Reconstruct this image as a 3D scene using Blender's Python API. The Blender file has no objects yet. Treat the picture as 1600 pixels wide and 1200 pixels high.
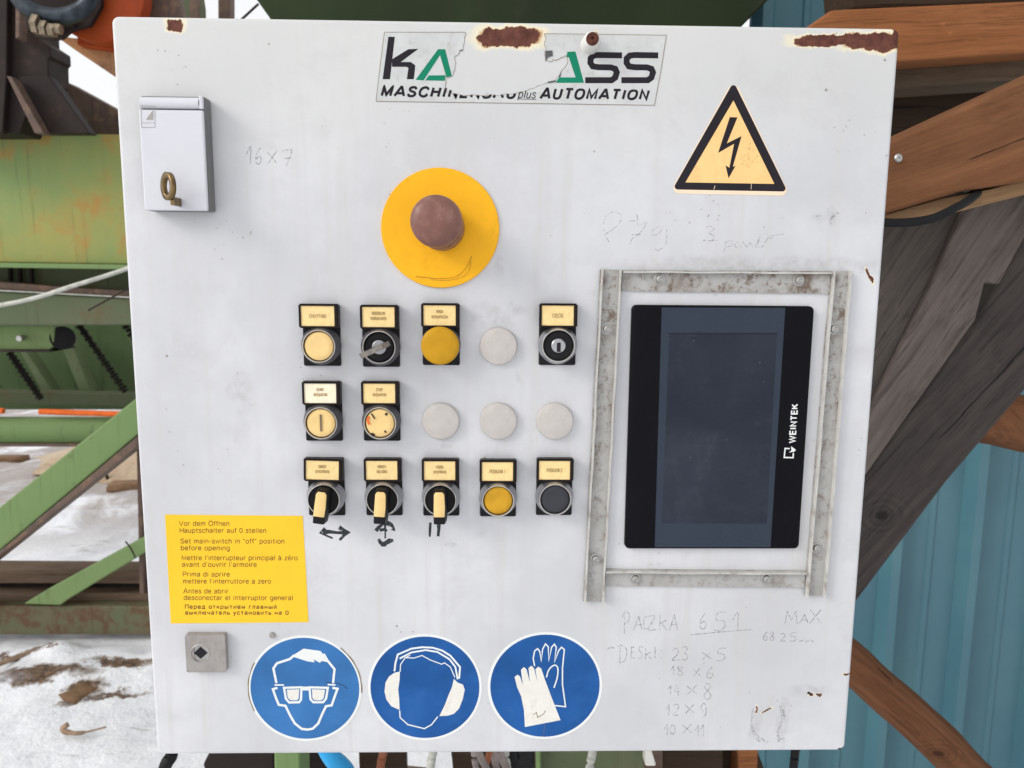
import bpy, bmesh, math, random
from mathutils import Vector, Matrix, Euler, noise
from mathutils.geometry import tessellate_polygon
random.seed(7)
R = math.radians
ZC = 1.45                                  # height of the cabinet door's centre
SC = bpy.context.scene
COL = SC.collection

# ---------------------------------------------------------------- camera
cd = bpy.data.cameras.new('camera'); cam = bpy.data.objects.new('camera', cd); COL.objects.link(cam)
CAM = Vector((-0.0107, -0.6167, ZC + 0.113))
cam.location = CAM
cam.rotation_euler = (R(81.76), R(-0.48), R(-1.27))
cd.sensor_width = 36; cd.lens = 27.0; cd.clip_start = 0.01; cd.clip_end = 1000
cd.dof.use_dof = True; cd.dof.focus_distance = 0.61; cd.dof.aperture_fstop = 15
SC.camera = cam

# ---------------------------------------------------------------- sky and sun (overcast, soft light from the left front)
SUN_DIR = Vector((-0.80, -0.42, 0.50)).normalized()      # towards the sun
el = math.asin(SUN_DIR.z); az = math.atan2(SUN_DIR.x, SUN_DIR.y)
w = bpy.data.worlds.new('World'); SC.world = w; w.use_nodes = True
nt = w.node_tree; nt.nodes.clear()
sky = nt.nodes.new('ShaderNodeTexSky'); sky.sky_type = 'NISHITA'; sky.sun_disc = False
sky.sun_elevation = el; sky.sun_rotation = az; sky.dust_density = 3.0; sky.air_density = 1.0; sky.ozone_density = 1.0
hs = nt.nodes.new('ShaderNodeHueSaturation'); hs.inputs['Saturation'].default_value = 0.22
bg = nt.nodes.new('ShaderNodeBackground'); bg.inputs['Strength'].default_value = 0.15
wo = nt.nodes.new('ShaderNodeOutputWorld')
cl = nt.nodes.new('ShaderNodeMix'); cl.data_type = 'RGBA'; cl.inputs[0].default_value = .6      # high even cloud cover over the clear sky
cl.inputs[7].default_value = (8.5, 8.55, 8.7, 1)
nt.links.new(sky.outputs[0], hs.inputs['Color']); nt.links.new(hs.outputs[0], cl.inputs[6]); nt.links.new(cl.outputs[2], bg.inputs[0]); nt.links.new(bg.outputs[0], wo.inputs[0])
sd = bpy.data.lights.new('sun', 'SUN'); sd.energy = 1.2; sd.angle = R(22); sd.color = (1, 0.975, 0.94)
so = bpy.data.objects.new('sun', sd); COL.objects.link(so)
so.rotation_euler = SUN_DIR.to_track_quat('Z', 'Y').to_euler(); so.location = (-3, -3, 5)
SC.view_settings.view_transform = 'Standard'; SC.view_settings.look = 'None'
SC.view_settings.gamma = 1; SC.view_settings.use_curve_mapping = False
SC.view_settings.exposure = 0.02

# ---------------------------------------------------------------- measuring helpers: the photograph's points on real planes
M3 = cam.rotation_euler.to_matrix()
def ray(px, py): return M3 @ Vector(((px-800)/1200, -(py-600)/1200, -1))
def on(px, py, y=0.0):
    v = ray(px, py); t = (y-CAM.y)/v.y; return CAM + v*t
def ground(px, py, z=0.0):
    v = ray(px, py); t = (z-CAM.z)/v.z; return CAM + v*t

# ---------------------------------------------------------------- materials
class NT:
    def __init__(s, name):
        s.m = bpy.data.materials.new(name); s.m.use_nodes = True; s.t = s.m.node_tree
        s.b = s.t.nodes['Principled BSDF']; s.out = s.t.nodes['Material Output']
        s.co = s.t.nodes.new('ShaderNodeTexCoord').outputs['Object']
    def n(s, k): return s.t.nodes.new(k)
    def l(s, a, b): s.t.links.new(a, b)
    def val(s, sock, v):
        if hasattr(v, 'is_output') or isinstance(v, bpy.types.NodeSocket): s.l(v, sock)
        elif isinstance(v, (tuple, list)) and len(v) == 3 and sock.type == 'RGBA': sock.default_value = (*v, 1)
        else: sock.default_value = v
    def map(s, loc=(0,0,0), rot=(0,0,0), sc=(1,1,1), co=None):
        m = s.n('ShaderNodeMapping'); m.inputs[1].default_value = loc; m.inputs[2].default_value = rot; m.inputs[3].default_value = sc
        s.l(co or s.co, m.inputs[0]); return m.outputs[0]
    def noise(s, scale, detail=4, rough=.6, co=None, dist=0, color=False):
        x = s.n('ShaderNodeTexNoise'); s.l(co or s.co, x.inputs['Vector']); x.inputs['Scale'].default_value = scale
        x.inputs['Detail'].default_value = detail; x.inputs['Roughness'].default_value = rough; x.inputs['Distortion'].default_value = dist
        return x.outputs['Color' if color else 'Fac']
    def vor(s, scale, co=None):
        x = s.n('ShaderNodeTexVoronoi'); s.l(co or s.co, x.inputs['Vector']); x.inputs['Scale'].default_value = scale
        return x.outputs['Distance']
    def ramp(s, fac, lo, hi, a=0.0, b=1.0):
        x = s.n('ShaderNodeMapRange'); s.l(fac, x.inputs[0]); x.interpolation_type = 'SMOOTHSTEP'
        for i, v in zip((1,2,3,4), (lo, hi, a, b)): x.inputs[i].default_value = v
        return x.outputs[0]
    def mix(s, f, a, b):
        x = s.n('ShaderNodeMix'); x.data_type = 'RGBA'; s.val(x.inputs[0], f); s.val(x.inputs[6], a); s.val(x.inputs[7], b); return x.outputs[2]
    def math(s, op, a, b=0.0, c=None):
        x = s.n('ShaderNodeMath'); x.operation = op; s.val(x.inputs[0], a); s.val(x.inputs[1], b)
        if c is not None: s.val(x.inputs[2], c)
        return x.outputs[0]
    def vm(s, op, a, b=None):
        x = s.n('ShaderNodeVectorMath'); x.operation = op; s.val(x.inputs[0], a)
        if b is not None: s.val(x.inputs[1], b)
        return x.outputs['Value'] if op in ('DOT_PRODUCT', 'LENGTH') else x.outputs[0]
    def bump(s, h, strength=.2, dist=.001):
        x = s.n('ShaderNodeBump'); x.inputs['Strength'].default_value = strength; x.inputs['Distance'].default_value = dist
        s.l(h, x.inputs['Height']); s.l(x.outputs[0], s.b.inputs['Normal'])
    def fin(s, col, rough=.5, metal=0.0, spec=None):
        s.val(s.b.inputs['Base Color'], col); s.val(s.b.inputs['Roughness'], rough); s.val(s.b.inputs['Metallic'], metal)
        s.b.inputs['Specular IOR Level'].default_value = .16 if spec is None else spec
        return s.m

def paint(name, c, rough=.45, metal=0.0, var=.12, scale=25, dirt=None, dirt_amt=.5, bumpv=.1, spec=None):
    s = NT(name)
    dk = tuple(x*(1-var) for x in c); lt = tuple(min(1, x*(1+var)) for x in c)
    col = s.mix(s.ramp(s.noise(scale, 5), .3, .7), dk, lt)
    if dirt: col = s.mix(s.math('MULTIPLY', s.ramp(s.noise(scale*1.7, 8, .7), .5, .72), dirt_amt), col, dirt)
    s.bump(s.noise(scale*12, 3), bumpv, .0006)
    rr = s.ramp(s.noise(scale*3, 4), .2, .8, max(.05, rough-.1), min(1, rough+.12))
    return s.fin(col, rr, metal, spec)

def wood(name, c1, c2, ang=0.0, grain=1.0, dark=.5, rough=.75, wear=None, knot=None):
    s = NT(name)                                  # grain runs along the beam: X turned by ang about Y
    co = s.map(rot=(0, ang, 0))
    wob = s.vm('ADD', co, s.vm('MULTIPLY', s.vm('SUBTRACT', s.noise(3.5, 3, color=True, co=co), (.5,.5,.5)), (0,.02,.02)))
    st = s.map(sc=(1.6*grain, 22*grain, 22*grain), co=wob)
    g = s.noise(2.2, 8, .68, co=st, dist=.4)
    f = s.noise(5, 7, .72, co=s.map(sc=(.9*grain, 34*grain, 34*grain), co=wob))
    ck = s.noise(3, 5, .6, co=s.map(sc=(.7*grain, 30*grain, 30*grain), co=wob))
    col = s.mix(s.ramp(g, .28, .72), c1, c2)
    col = s.mix(s.math('MULTIPLY', s.ramp(f, .50, .66), dark), col, tuple(x*.45 for x in c1))
    col = s.mix(s.ramp(ck, .655, .69, 0, .85), col, tuple(x*.16 for x in c1))
    stain = s.noise(6, 8, .7, co=s.map(sc=(1,2.2,2.2), co=co))
    col = s.mix(s.ramp(stain, .50, .74, 0, .55), col, tuple(x*.5 for x in c1))
    col = s.mix(s.ramp(s.noise(45, 7, .75), .60, .72, 0, .35), col, tuple(min(1, x*1.9) for x in c2))
    if knot:                                       # one big knot with rings round it, at a place on the board
        g_ = s.n('ShaderNodeNewGeometry').outputs['Position']
        d = s.vm('MULTIPLY', s.vm('SUBTRACT', s.vm('ADD', g_, s.vm('MULTIPLY', s.vm('SUBTRACT', s.noise(12, 4, color=True), (.5,.5,.5)), (.02,.02,.02))), tuple(knot)), (1, 0, 1.5))
        ln = s.vm('LENGTH', d)
        rg = s.math('SINE', s.math('MULTIPLY', ln, 420))
        col = s.mix(s.math('MULTIPLY', s.ramp(rg, -.5, 1), s.ramp(ln, .02, .07, .35, 0)), col, tuple(x*.45 for x in c1))
        col = s.mix(s.ramp(ln, .006, .016, .8, 0), col, tuple(x*.3 for x in c1))
    if wear: col = s.mix(s.math('MULTIPLY', s.ramp(s.noise(5, 6, .6), .45, .7), .7), col, wear)
    s.bump(s.math('ADD', g, f), .5, .004)
    return s.fin(col, rough)

def flaky(name, base, base2, rust, amt, scale=6, dark=(.03,.022,.016), rough=.6):
    s = NT(name)                                  # weathered painted steel with rust blotches
    col = s.mix(s.ramp(s.noise(scale*.5, 6, .6), .3, .7), base, base2)
    n1 = s.noise(scale, 9, .68, dist=.3); n2 = s.noise(scale*4, 6, .7)
    col = s.mix(s.math('MULTIPLY', s.ramp(n1, .62-amt*.3, .80-amt*.3), .8), col, rust)
    col = s.mix(s.math('MULTIPLY', s.ramp(n2, .60, .75), .35), col, dark)
    col = s.mix(s.math('MULTIPLY', s.ramp(s.noise(3, 5, .6, co=s.map(sc=(14, 14, .7))), .55, .75), .35), col, dark)
    s.bump(n2, .3, .004)
    return s.fin(col, rough)

M = {}
M['black_plastic'] = paint('black_plastic', (.010,.009,.010), .5, var=.3)
M['holder'] = paint('brown_black_holder', (.014,.009,.008), .38, var=.3)
M['bezel'] = paint('bright_bezel_metal', (.42,.42,.44), .36, .9, var=.1)
M['bezel_dark'] = paint('dull_bezel_metal', (.12,.115,.125), .5, .5, var=.15)
M['rim'] = paint('polished_rim', (.60,.57,.53), .35, .8, var=.05)
M['steel'] = paint('steel', (.45,.44,.42), .4, .9, dirt=(.12,.09,.06))
M['lock_steel'] = paint('cast_lock_metal', (.36,.335,.315), .55, .35, scale=60, dirt=(.2,.17,.14), dirt_amt=.4)
M['brass'] = paint('worn_brass', (.22,.15,.07), .34, .95, dirt=(.05,.03,.02), scale=60, dirt_amt=.8)
M['cream'] = paint('yellowed_cream_plastic', (.82,.58,.25), .5, var=.06, scale=90, dirt=(.5,.25,.07), dirt_amt=.25)
M['card'] = paint('yellowed_label_card', (.88,.66,.31), .5, var=.08, scale=110, dirt=(.6,.36,.12), dirt_amt=.45)
M['card_white'] = paint('faded_label_card', (.90,.82,.62), .5, var=.08, scale=110, dirt=(.75,.6,.3), dirt_amt=.6)
M['mustard'] = paint('mustard_plastic', (.52,.27,.012), .42, var=.08, scale=60)
M['amber'] = paint('amber_plastic', (.56,.30,.02), .35, var=.15, scale=60)
M['grey_cap'] = paint('dark_grey_plastic', (.045,.045,.055), .5, var=.1)
M['ink'] = paint('ink', (.018,.015,.02), .5, var=.1)
M['ink_brown'] = paint('brownish_print', (.16,.09,.03), .6, var=.1)
M['ink_soft'] = paint('faded_print', (.20,.15,.09), .6, var=.1)
M['yellow'] = paint('yellow_sticker', (.92,.55,.03), .5, var=.04, scale=14)
M['disc'] = paint('yellow_disc_plastic', (.90,.45,.015), .45, var=.05, scale=20, dirt=(.55,.26,.01), dirt_amt=.3)
M['mushroom'] = paint('faded_red_plastic', (.20,.09,.07), .42, var=.15, scale=70, dirt=(.30,.18,.15), dirt_amt=.7, spec=.35)
M['triangle'] = paint('faded_orange_sticker', (.90,.57,.24), .5, var=.05, scale=40, dirt=(.55,.33,.13), dirt_amt=.3)
M['pale_edge'] = paint('pale_sticker_edge', (.86,.68,.50), .5, var=.04)
M['blue'] = paint('blue_sticker', (.014,.090,.30), .36, var=.18, scale=18, dirt=(.05,.15,.36), dirt_amt=.3)
M['blue_pale'] = paint('faded_blue_sticker', (.040,.16,.40), .36, var=.15, scale=18, dirt=(.08,.22,.45), dirt_amt=.3)
M['white_print'] = paint('white_print', (.76,.78,.76), .5, var=.03, scale=60)
M['white_dirty'] = paint('worn_white_print', (.76,.74,.68), .5, var=.05, scale=50, dirt=(.55,.5,.42), dirt_amt=.5)
M['sticker_clear'] = paint('silvery_sticker', (.56,.57,.56), .38, var=.05, scale=60, dirt=(.38,.37,.33), dirt_amt=.5)
M['green_print'] = paint('green_print', (.005,.20,.11), .45, var=.05)
M['plug'] = paint('grey_blanking_plug', (.52,.485,.455), .55, var=.05, scale=120, dirt=(.42,.37,.34), dirt_amt=.5)
M['box_grey'] = paint('light_grey_lock_box', (.63,.63,.67), .42, var=.03, scale=30, dirt=(.5,.5,.5), dirt_amt=.2)
M['box_side'] = paint('darker_grey_housing', (.17,.17,.17), .5, var=.05)
M['bezel_black'] = paint('black_bezel', (.006,.006,.008), .36, var=.1, spec=.06)
M['band'] = paint('blue_grey_overlay', (.034,.044,.064), .30, var=.05, scale=12, spec=.1)
M['lip'] = paint('pale_grey_lip', (.50,.49,.46), .5, var=.12, scale=40, dirt=(.25,.2,.15), dirt_amt=.7)  # lips lighter than their strips: edge highlights painted into the grey
M['card_print'] = paint('faded_card_print', (.38,.27,.12), .6)
M['shred'] = paint('dark_grey_shred', (.10,.10,.10), .6)
M['key_metal'] = paint('dark_key_metal', (.26,.235,.21), .35, .8, var=.3, scale=80)
M['rubber'] = paint('black_rubber', (.012,.012,.013), .55, var=.2)
M['rusty_screw'] = paint('rusty_screw', (.10,.035,.025), .7, .2, scale=200, var=.4)
M['white_plastic'] = paint('white_plastic', (.68,.67,.63), .5, var=.04)
M['orange_paint'] = flaky('orange_paint', (.24,.032,.008), (.33,.055,.010), (.22,.05,.015), .3, 5)
M['orange_bright'] = paint('orange_bar', (.85,.16,.03), .5, var=.1)
M['tan_rust'] = flaky('tan_rusty_steel', (.42,.19,.07), (.36,.22,.13), (.20,.09,.05), .6, 8)
M['green'] = flaky('weathered_green_steel', (.21,.31,.12), (.36,.33,.10), (.45,.22,.06), .46, 5)
M['green_clean'] = flaky('green_steel', (.165,.255,.10), (.19,.27,.11), (.16,.15,.08), .12, 5)
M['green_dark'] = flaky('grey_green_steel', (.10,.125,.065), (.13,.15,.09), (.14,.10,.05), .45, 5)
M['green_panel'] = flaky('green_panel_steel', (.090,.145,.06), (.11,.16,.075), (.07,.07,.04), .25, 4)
M['hopper'] = flaky('dark_green_steel', (.027,.044,.014), (.014,.022,.009), (.03,.035,.018), .3, 3)
M['dark_steel'] = flaky('dark_rusty_steel', (.020,.015,.014), (.032,.022,.019), (.07,.04,.03), .30, 6)
M['brown_steel'] = flaky('brown_rusty_steel', (.16,.11,.085), (.10,.07,.06), (.24,.15,.10), .5, 12)
M['gunmetal'] = paint('gunmetal', (.045,.055,.065), .4, .6, var=.4)
M['bolt_metal'] = paint('bronzed_bolts', (.30,.24,.17), .45, .7, var=.3, scale=60)
M['rusty_base'] = flaky('rusty_base_beam', (.12,.135,.075), (.15,.115,.07), (.12,.06,.035), .6, 16)
M['base_timber'] = wood('dirty_brown_timber', (.13,.085,.055), (.20,.14,.10), 0, .8)
M['pale_rod'] = paint('pale_conduit', (.52,.52,.47), .5, .1, var=.15, dirt=(.25,.2,.15))
M['rib'] = flaky('green_rib', (.15,.20,.10), (.18,.22,.12), (.12,.12,.07), .2, 6)
M['chain'] = paint('oily_chain', (.018,.015,.012), .6, .3, var=.4, scale=80)
M['hose_blue'] = paint('blue_hose', (.04,.36,.72), .4, var=.08)
M['cable_grey'] = paint('grey_cable', (.26,.22,.20), .5, var=.25, scale=40)
M['brown_hose'] = paint('brown_cable', (.28,.10,.05), .5, var=.2)
# ---- door paint: light grey powder coat with rust patches, halos and smears of their own shape
def door_material():
    s = NT('door_paint'); base = on(789, 601)   # unused point keeps the sheet measured from the camera pose
    C = Vector((0, .0075, ZC))
    def P(px, py): v = on(px, py) - C; return (v.x, 0, v.z)
    dn = s.vm('MULTIPLY', s.vm('SUBTRACT', s.noise(75, 6, .65, color=True), (.5,.5,.5)), (.013, 0, .013))
    warped = s.vm('ADD', s.co, dn)
    def field(px, py, rx, ry, ang=0.0, power=4, co=warped):
        k = 1/1945.0
        c = P(px, py)
        v = s.vm('SUBTRACT', s.vm('MULTIPLY', co, (1,0,1)), c)
        if ang: v = s.map(rot=(0, ang, 0), co=v)
        v = s.vm('MULTIPLY', v, (1/(rx*k), 0, 1/(ry*k)))
        v2 = s.vm('MULTIPLY', v, v)
        return s.vm('DOT_PRODUCT', v2, v2) if power == 4 else s.vm('DOT_PRODUCT', v, v)
    def lowest(fs):
        a = fs[0]
        for b in fs[1:]: a = s.math('MINIMUM', a, b)
        return a
    rust = lowest([field(796,58,44,13), field(762,59,16,4), field(1300,63,54,8), field(1362,66,42,12), field(1256,62,16,5), field(1398,60,6,14),
                   field(274,41,14,7), field(1357,432,12,2.2,R(-58)), field(1327,1053,10,1.6), field(1266,1085,5,3), field(1278,1087,3,2),
                   field(1182,1107,1.8,7), field(1197,1110,9,1.8,R(28)), field(925,56,7,6)])
    black = lowest([field(1314,1170,7,4), field(1264,1084,5,3)])
    sm = [field(378,612,16,26,0,2), field(779,414,5,12,0,2), field(811,590,4,12,R(15),2), field(780,484,36,9,0,2), field(772,500,30,14,0,2), field(697,697,6,4,0,2),
          field(1280,340,12,5,0,2), field(1300,337,8,12,R(20),2), field(1180,1135,8,30,R(-14),2), field(1222,1130,9,42,0,2),
          field(1262,1080,26,10,0,2), field(1200,415,190,12,0,2), field(700,850,12,3,0,2), field(1300,462,12,50,0,2), field(1080,460,130,8,0,2)]
    smear = lowest(sm)
    big = s.noise(6, 7, .6); fine = s.noise(140, 5, .7)
    grey = s.mix(s.ramp(big, .3, .7), (.535,.538,.556), (.660,.662,.680))
    blot = s.noise(34, 8, .68, dist=.2)
    grey = s.mix(s.ramp(blot, .35, .72, 0, .35), grey, (.52,.52,.535))
    drip = s.noise(3.0, 5, .6, co=s.map(sc=(24,1,1.1)))
    grey = s.mix(s.ramp(drip, .50, .72, 0, .45), grey, (.54,.53,.505))
    # warm grey towards the top edge: dirt and roof shade painted in together
    sep = s.n('ShaderNodeSeparateXYZ'); s.l(s.co, sep.inputs[0])
    shade_dirt = s.math('ADD', sep.outputs[2], s.math('MULTIPLY', s.math('SUBTRACT', big, .5), .10))
    grey = s.mix(s.ramp(shade_dirt, .16, .30, 0, .75), grey, (.60,.60,.575))
    # pencil-grey grime clouds and wipes
    grime = s.ramp(s.noise(11, 10, .74, dist=.4), .50, .78, 0, .42)
    grey = s.mix(grime, grey, (.44,.43,.44))
    streak = s.ramp(s.noise(4, 6, .7, co=s.map(rot=(0,R(12),0), sc=(30,1,2.5))), .62, .78, 0, .22)
    grey = s.mix(streak, grey, (.46,.45,.46))
    brk = s.ramp(fine, .30, .75)
    grey = s.mix(s.math('MULTIPLY', s.ramp(smear, .0, 2.6, .42, 0), brk), grey, (.30,.29,.28))
    # tiny chips and specks
    vd = s.vor(58); gate = s.ramp(s.noise(9, 3), .54, .60)
    grey = s.mix(s.math('MULTIPLY', s.ramp(vd, .045, .085, .8, 0), gate), grey, (.20,.17,.15))
    vd2 = s.vor(190); gate2 = s.ramp(s.noise(17, 3), .60, .66)
    grey = s.mix(s.math('MULTIPLY', s.ramp(vd2, .10, .17, .6, 0), gate2), grey, (.22,.18,.15))
    halo = s.math('MULTIPLY', s.ramp(rust, 1.1, 5.5, .85, 0), s.ramp(s.noise(60, 6, .7), .25, .6, .35, 1))
    col = s.mix(halo, grey, (.80,.72,.50))
    edge = s.ramp(rust, .95, 1.5, .8, 0)
    col = s.mix(edge, col, (.50,.25,.07))
    rcol = s.mix(s.ramp(s.noise(120, 6, .7), .3, .7), (.070,.020,.013), (.150,.052,.034))
    rm = s.ramp(rust, .85, 1.05, 1, 0)
    col = s.mix(rm, col, rcol)
    col = s.mix(s.ramp(black, .8, 1.2, 1, 0), col, (.02,.018,.018))
    h = s.math('ADD', s.math('MULTIPLY', s.noise(420, 3), .35), s.math('MULTIPLY', rm, -1.2))
    h = s.math('ADD', h, s.math('MULTIPLY', s.noise(18, 3), 1.0))
    s.bump(h, .22, .0009)
    scr = s.noise(6, 5, .7, co=s.map(rot=(0,R(40),0), sc=(60,1,3)))      # hairline scratches
    scr2 = s.noise(6, 5, .7, co=s.map(rot=(0,R(-65),0), sc=(70,1,3)))
    col = s.mix(s.math('MULTIPLY', s.ramp(s.math('MAXIMUM', scr, scr2), .70, .74, 0, .5), s.ramp(s.noise(5, 3), .45, .6)), col, (.38,.37,.36))
    return s.fin(col, s.math('MAXIMUM', s.ramp(rm, 0, 1, 0, .85), s.ramp(s.noise(15, 7, .7), .3, .7, .30, .55)), 0, .38)
M['door'] = door_material()
def strip_material():
    s = NT('grimy_grey_strip')
    g = s.mix(s.ramp(s.noise(18, 6), .3, .7), (.36,.355,.34), (.45,.445,.43))
    gz = s.n('ShaderNodeSeparateXYZ'); s.l(s.n('ShaderNodeNewGeometry').outputs['Position'], gz.inputs[0])
    g = s.mix(s.math('MULTIPLY', s.ramp(s.noise(26, 9, .75, dist=.5), .44, .72), s.ramp(gz.outputs[2], ZC-.10, ZC+.10, .30, 1.0)), g, (.17,.125,.09))
    g = s.mix(s.math('MULTIPLY', s.ramp(s.noise(85, 8, .78), .50, .62), s.ramp(gz.outputs[2], ZC-.20, ZC+.09, .3, .8)), g, (.13,.085,.055))
    s.bump(s.noise(80, 6, .7), .35, .0012)
    return s.fin(g, .6)
M['strip'] = strip_material()
def screen_material():
    s = NT('dark_lcd_glass')
    c = s.mix(s.ramp(s.noise(9, 6), .3, .75), (.018,.022,.034), (.030,.036,.052))
    dust = s.math('MULTIPLY', s.ramp(s.noise(26, 10, .8), .50, .85), .35)
    c = s.mix(dust, c, (.12,.14,.17))
    c = s.mix(s.math('MULTIPLY', s.ramp(s.noise(6, 8, .7, co=s.map(rot=(0,R(-30),0), sc=(1,1,1.5))), .5, .75), .3), c, (.07,.08,.10))
    c = s.mix(s.ramp(s.vor(70), .03, .06, .5, 0), c, (.16,.18,.21))
    return s.fin(c, s.ramp(s.noise(30, 8), .3, .7, .2, .42), 0, .12)
M['screen'] = screen_material()
def pencil_material(name, c, lo, hi):
    s = NT(name); tr = s.n('ShaderNodeBsdfTransparent'); mx = s.n('ShaderNodeMixShader')
    s.fin(c, .6)
    s.l(s.ramp(s.noise(420, 5, .8), lo, hi), mx.inputs[0]); s.l(tr.outputs[0], mx.inputs[1]); s.l(s.b.outputs[0], mx.inputs[2])
    s.l(mx.outputs[0], s.out.inputs[0]); return s.m
M['pencil'] = pencil_material('pencil_line', (.30,.30,.32), .38, .66)
M['pencil_faint'] = pencil_material('faint_pencil_line', (.36,.36,.38), .42, .66)
M['scuff'] = pencil_material('grey_scuff', (.40,.40,.41), .40, .75)
M['marker'] = pencil_material('felt_marker', (.035,.04,.045), .30, .48)
M['scratch'] = paint('scratch', (.42,.22,.03), .7)
def snow_material():
    s = NT('trodden_snow')
    n1 = s.noise(1.3, 9, .66, dist=.4); n2 = s.noise(9, 8, .7); n3 = s.noise(60, 5, .7)
    c = s.mix(s.ramp(n2, .25, .75), (.84,.85,.89), (.93,.935,.95))
    sep = s.n('ShaderNodeSeparateXYZ'); s.l(s.co, sep.inputs[0])
    far = s.ramp(sep.outputs[1], 3.2, 4.6)
    c = s.mix(s.math('MULTIPLY', s.ramp(n1, .34, .52), s.math('MULTIPLY', far, .9)), c, (.36,.31,.28))
    c = s.mix(s.math('MULTIPLY', s.ramp(s.noise(2.6, 10, .75, co=s.map(sc=(.6,2.0,1))), .57, .66), .55), c, (.20,.17,.15))
    c = s.mix(s.math('MULTIPLY', s.ramp(s.vor(38), .02, .06, .7, 0), s.ramp(s.noise(4, 3), .5, .6)), c, (.22,.13,.07))
    def spot(px, py, rx, ry, ang=0.0):
        g_ = ground(px, py); v = s.vm('SUBTRACT', s.vm('MULTIPLY', wp, (1,1,0)), (g_.x, g_.y, 0))
        v = s.map(rot=(0,0,ang), co=v); v = s.vm('MULTIPLY', v, (1/rx, 1/ry, 0)); return s.vm('DOT_PRODUCT', v, v)
    wp = s.vm('ADD', s.co, s.vm('MULTIPLY', s.vm('SUBTRACT', s.noise(9, 8, .7, color=True), (.5,.5,.5)), (.30,.22,0)))
    fs = [spot(50,1072,.24,.045,-.1), spot(126,1090,.07,.06), spot(190,1052,.14,.03), spot(165,1098,.09,.022,-.5), spot(20,1040,.10,.02), spot(160,1100,.16,.02,-.3), spot(60,1036,.08,.014)]
    a = fs[0]
    for b_ in fs[1:]: a = s.math('MINIMUM', a, b_)
    c = s.mix(s.ramp(a, .75, 1.5, .8, 0), c, (.42,.38,.35))
    c = s.mix(s.ramp(a, .4, .9, 1, 0), c, s.mix(s.ramp(n3, .3, .7), (.06,.045,.035), (.26,.16,.10)))
    c = s.mix(s.math('MULTIPLY', s.ramp(s.noise(3.4, 9, .7), .50, .66), .35), c, (.60,.62,.68))
    s.bump(s.math('ADD', n2, s.math('MULTIPLY', n3, .12)), .7, .03)
    return s.fin(c, .8, 0, .2)
M['snow'] = snow_material()
def wall_material():
    s = NT('blue_coated_sheet')
    c = s.mix(s.ramp(s.noise(2.5, 6), .3, .7), (.066,.165,.215), (.086,.205,.235))
    c = s.mix(s.ramp(s.noise(2, 6, .6, co=s.map(sc=(9,9,.6))), .5, .8, 0, .2), c, (.04,.095,.12))
    s.bump(s.noise(4, 3), .15, .01)
    return s.fin(c, s.ramp(s.noise(8, 4), .3, .7, .28, .42), 0, .45)
M['wall'] = wall_material()
A_BRACE = R(-56)
M['beam_orange'] = wood('orange_brown_beam', (.23,.082,.030), (.34,.135,.052), R(3), .9, .55)
M['beam_brown'] = wood('brown_board', (.150,.062,.028), (.22,.096,.042), R(20), .9, .3)
M['beam_grey'] = wood('greyed_beam_face', (.105,.072,.048), (.145,.10,.065), R(3), .9, .4)
M['beam_pale'] = wood('pale_split_wood', (.26,.15,.075), (.32,.20,.11), R(12), 1.2, .3)
M['plank_light'] = wood('weathered_light_plank', (.115,.094,.084), (.180,.148,.130), R(58), 1.3, .7)
M['plank_mid'] = wood('weathered_plank', (.080,.067,.060), (.125,.103,.090), R(58), 1.3, .7)
M['plank_dark'] = wood('dark_weathered_board', (.050,.042,.039), (.088,.073,.065), R(50), 1.1, .6, knot=on(1377,806,.5))
M['log'] = wood('orange_round_pole', (.125,.05,.022), (.21,.09,.042), R(-40), 1.0, .5, knot=on(1468,1178,.80))
M['dark_wood'] = wood('dark_wood', (.035,.022,.014), (.06,.036,.022), 0, 1.0, .5)
M['bark'] = wood('wet_wood_scrap', (.16,.09,.05), (.27,.17,.10), R(15), 4, .6)
M['sawdust'] = flaky('sawdust_heap', (.40,.30,.20), (.50,.40,.29), (.30,.19,.11), .4, 3)
M['twig'] = paint('pale_twig', (.32,.22,.15), .8, var=.3, scale=40)

# ---------------------------------------------------------------- object helpers
def origin_world(o):
    v = Vector((0,0,0))
    while o: v += o.location; o = o.parent
    return v
def link(name, bm, mat, parent=None, smooth=False, label=None, kind=None, pivot=None):
    if smooth is not None and not isinstance(bm, bpy.types.Mesh): bmesh.ops.recalc_face_normals(bm, faces=bm.faces)
    if isinstance(bm, bpy.types.Mesh): me = bm
    else:
        me = bpy.data.meshes.new(name)
        if smooth:
            for f in bm.faces: f.smooth = True
        bm.to_mesh(me); bm.free()
    if pivot is None:
        xs = [v.co for v in me.vertices]
        lo = Vector([min(c[i] for c in xs) for i in range(3)]); hi = Vector([max(c[i] for c in xs) for i in range(3)])
        pivot = (lo+hi)/2
    me.transform(Matrix.Translation(-Vector(pivot)))
    me.materials.append(M[mat])
    o = bpy.data.objects.new(name, me); COL.objects.link(o)
    o.location = Vector(pivot) - (origin_world(parent) if parent else Vector((0,0,0)))
    if parent: o.parent = parent
    if label: o['label'] = label
    if kind: o['kind'] = kind
    if smooth and smooth != 'all':
        try:
            me.set_sharp_from_angle(angle=R(35))
        except Exception: pass
    return o
def thing(name, loc, label, cat, group=None):
    o = bpy.data.objects.new(name, None); COL.objects.link(o); o.location = loc; o.empty_display_size = .05
    o['label'] = label; o['category'] = cat
    if group: o['group'] = group
    return o
def tag(o, label, cat, group=None):
    o['label'] = label; o['category'] = cat
    if group: o['group'] = group
    return o

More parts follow.
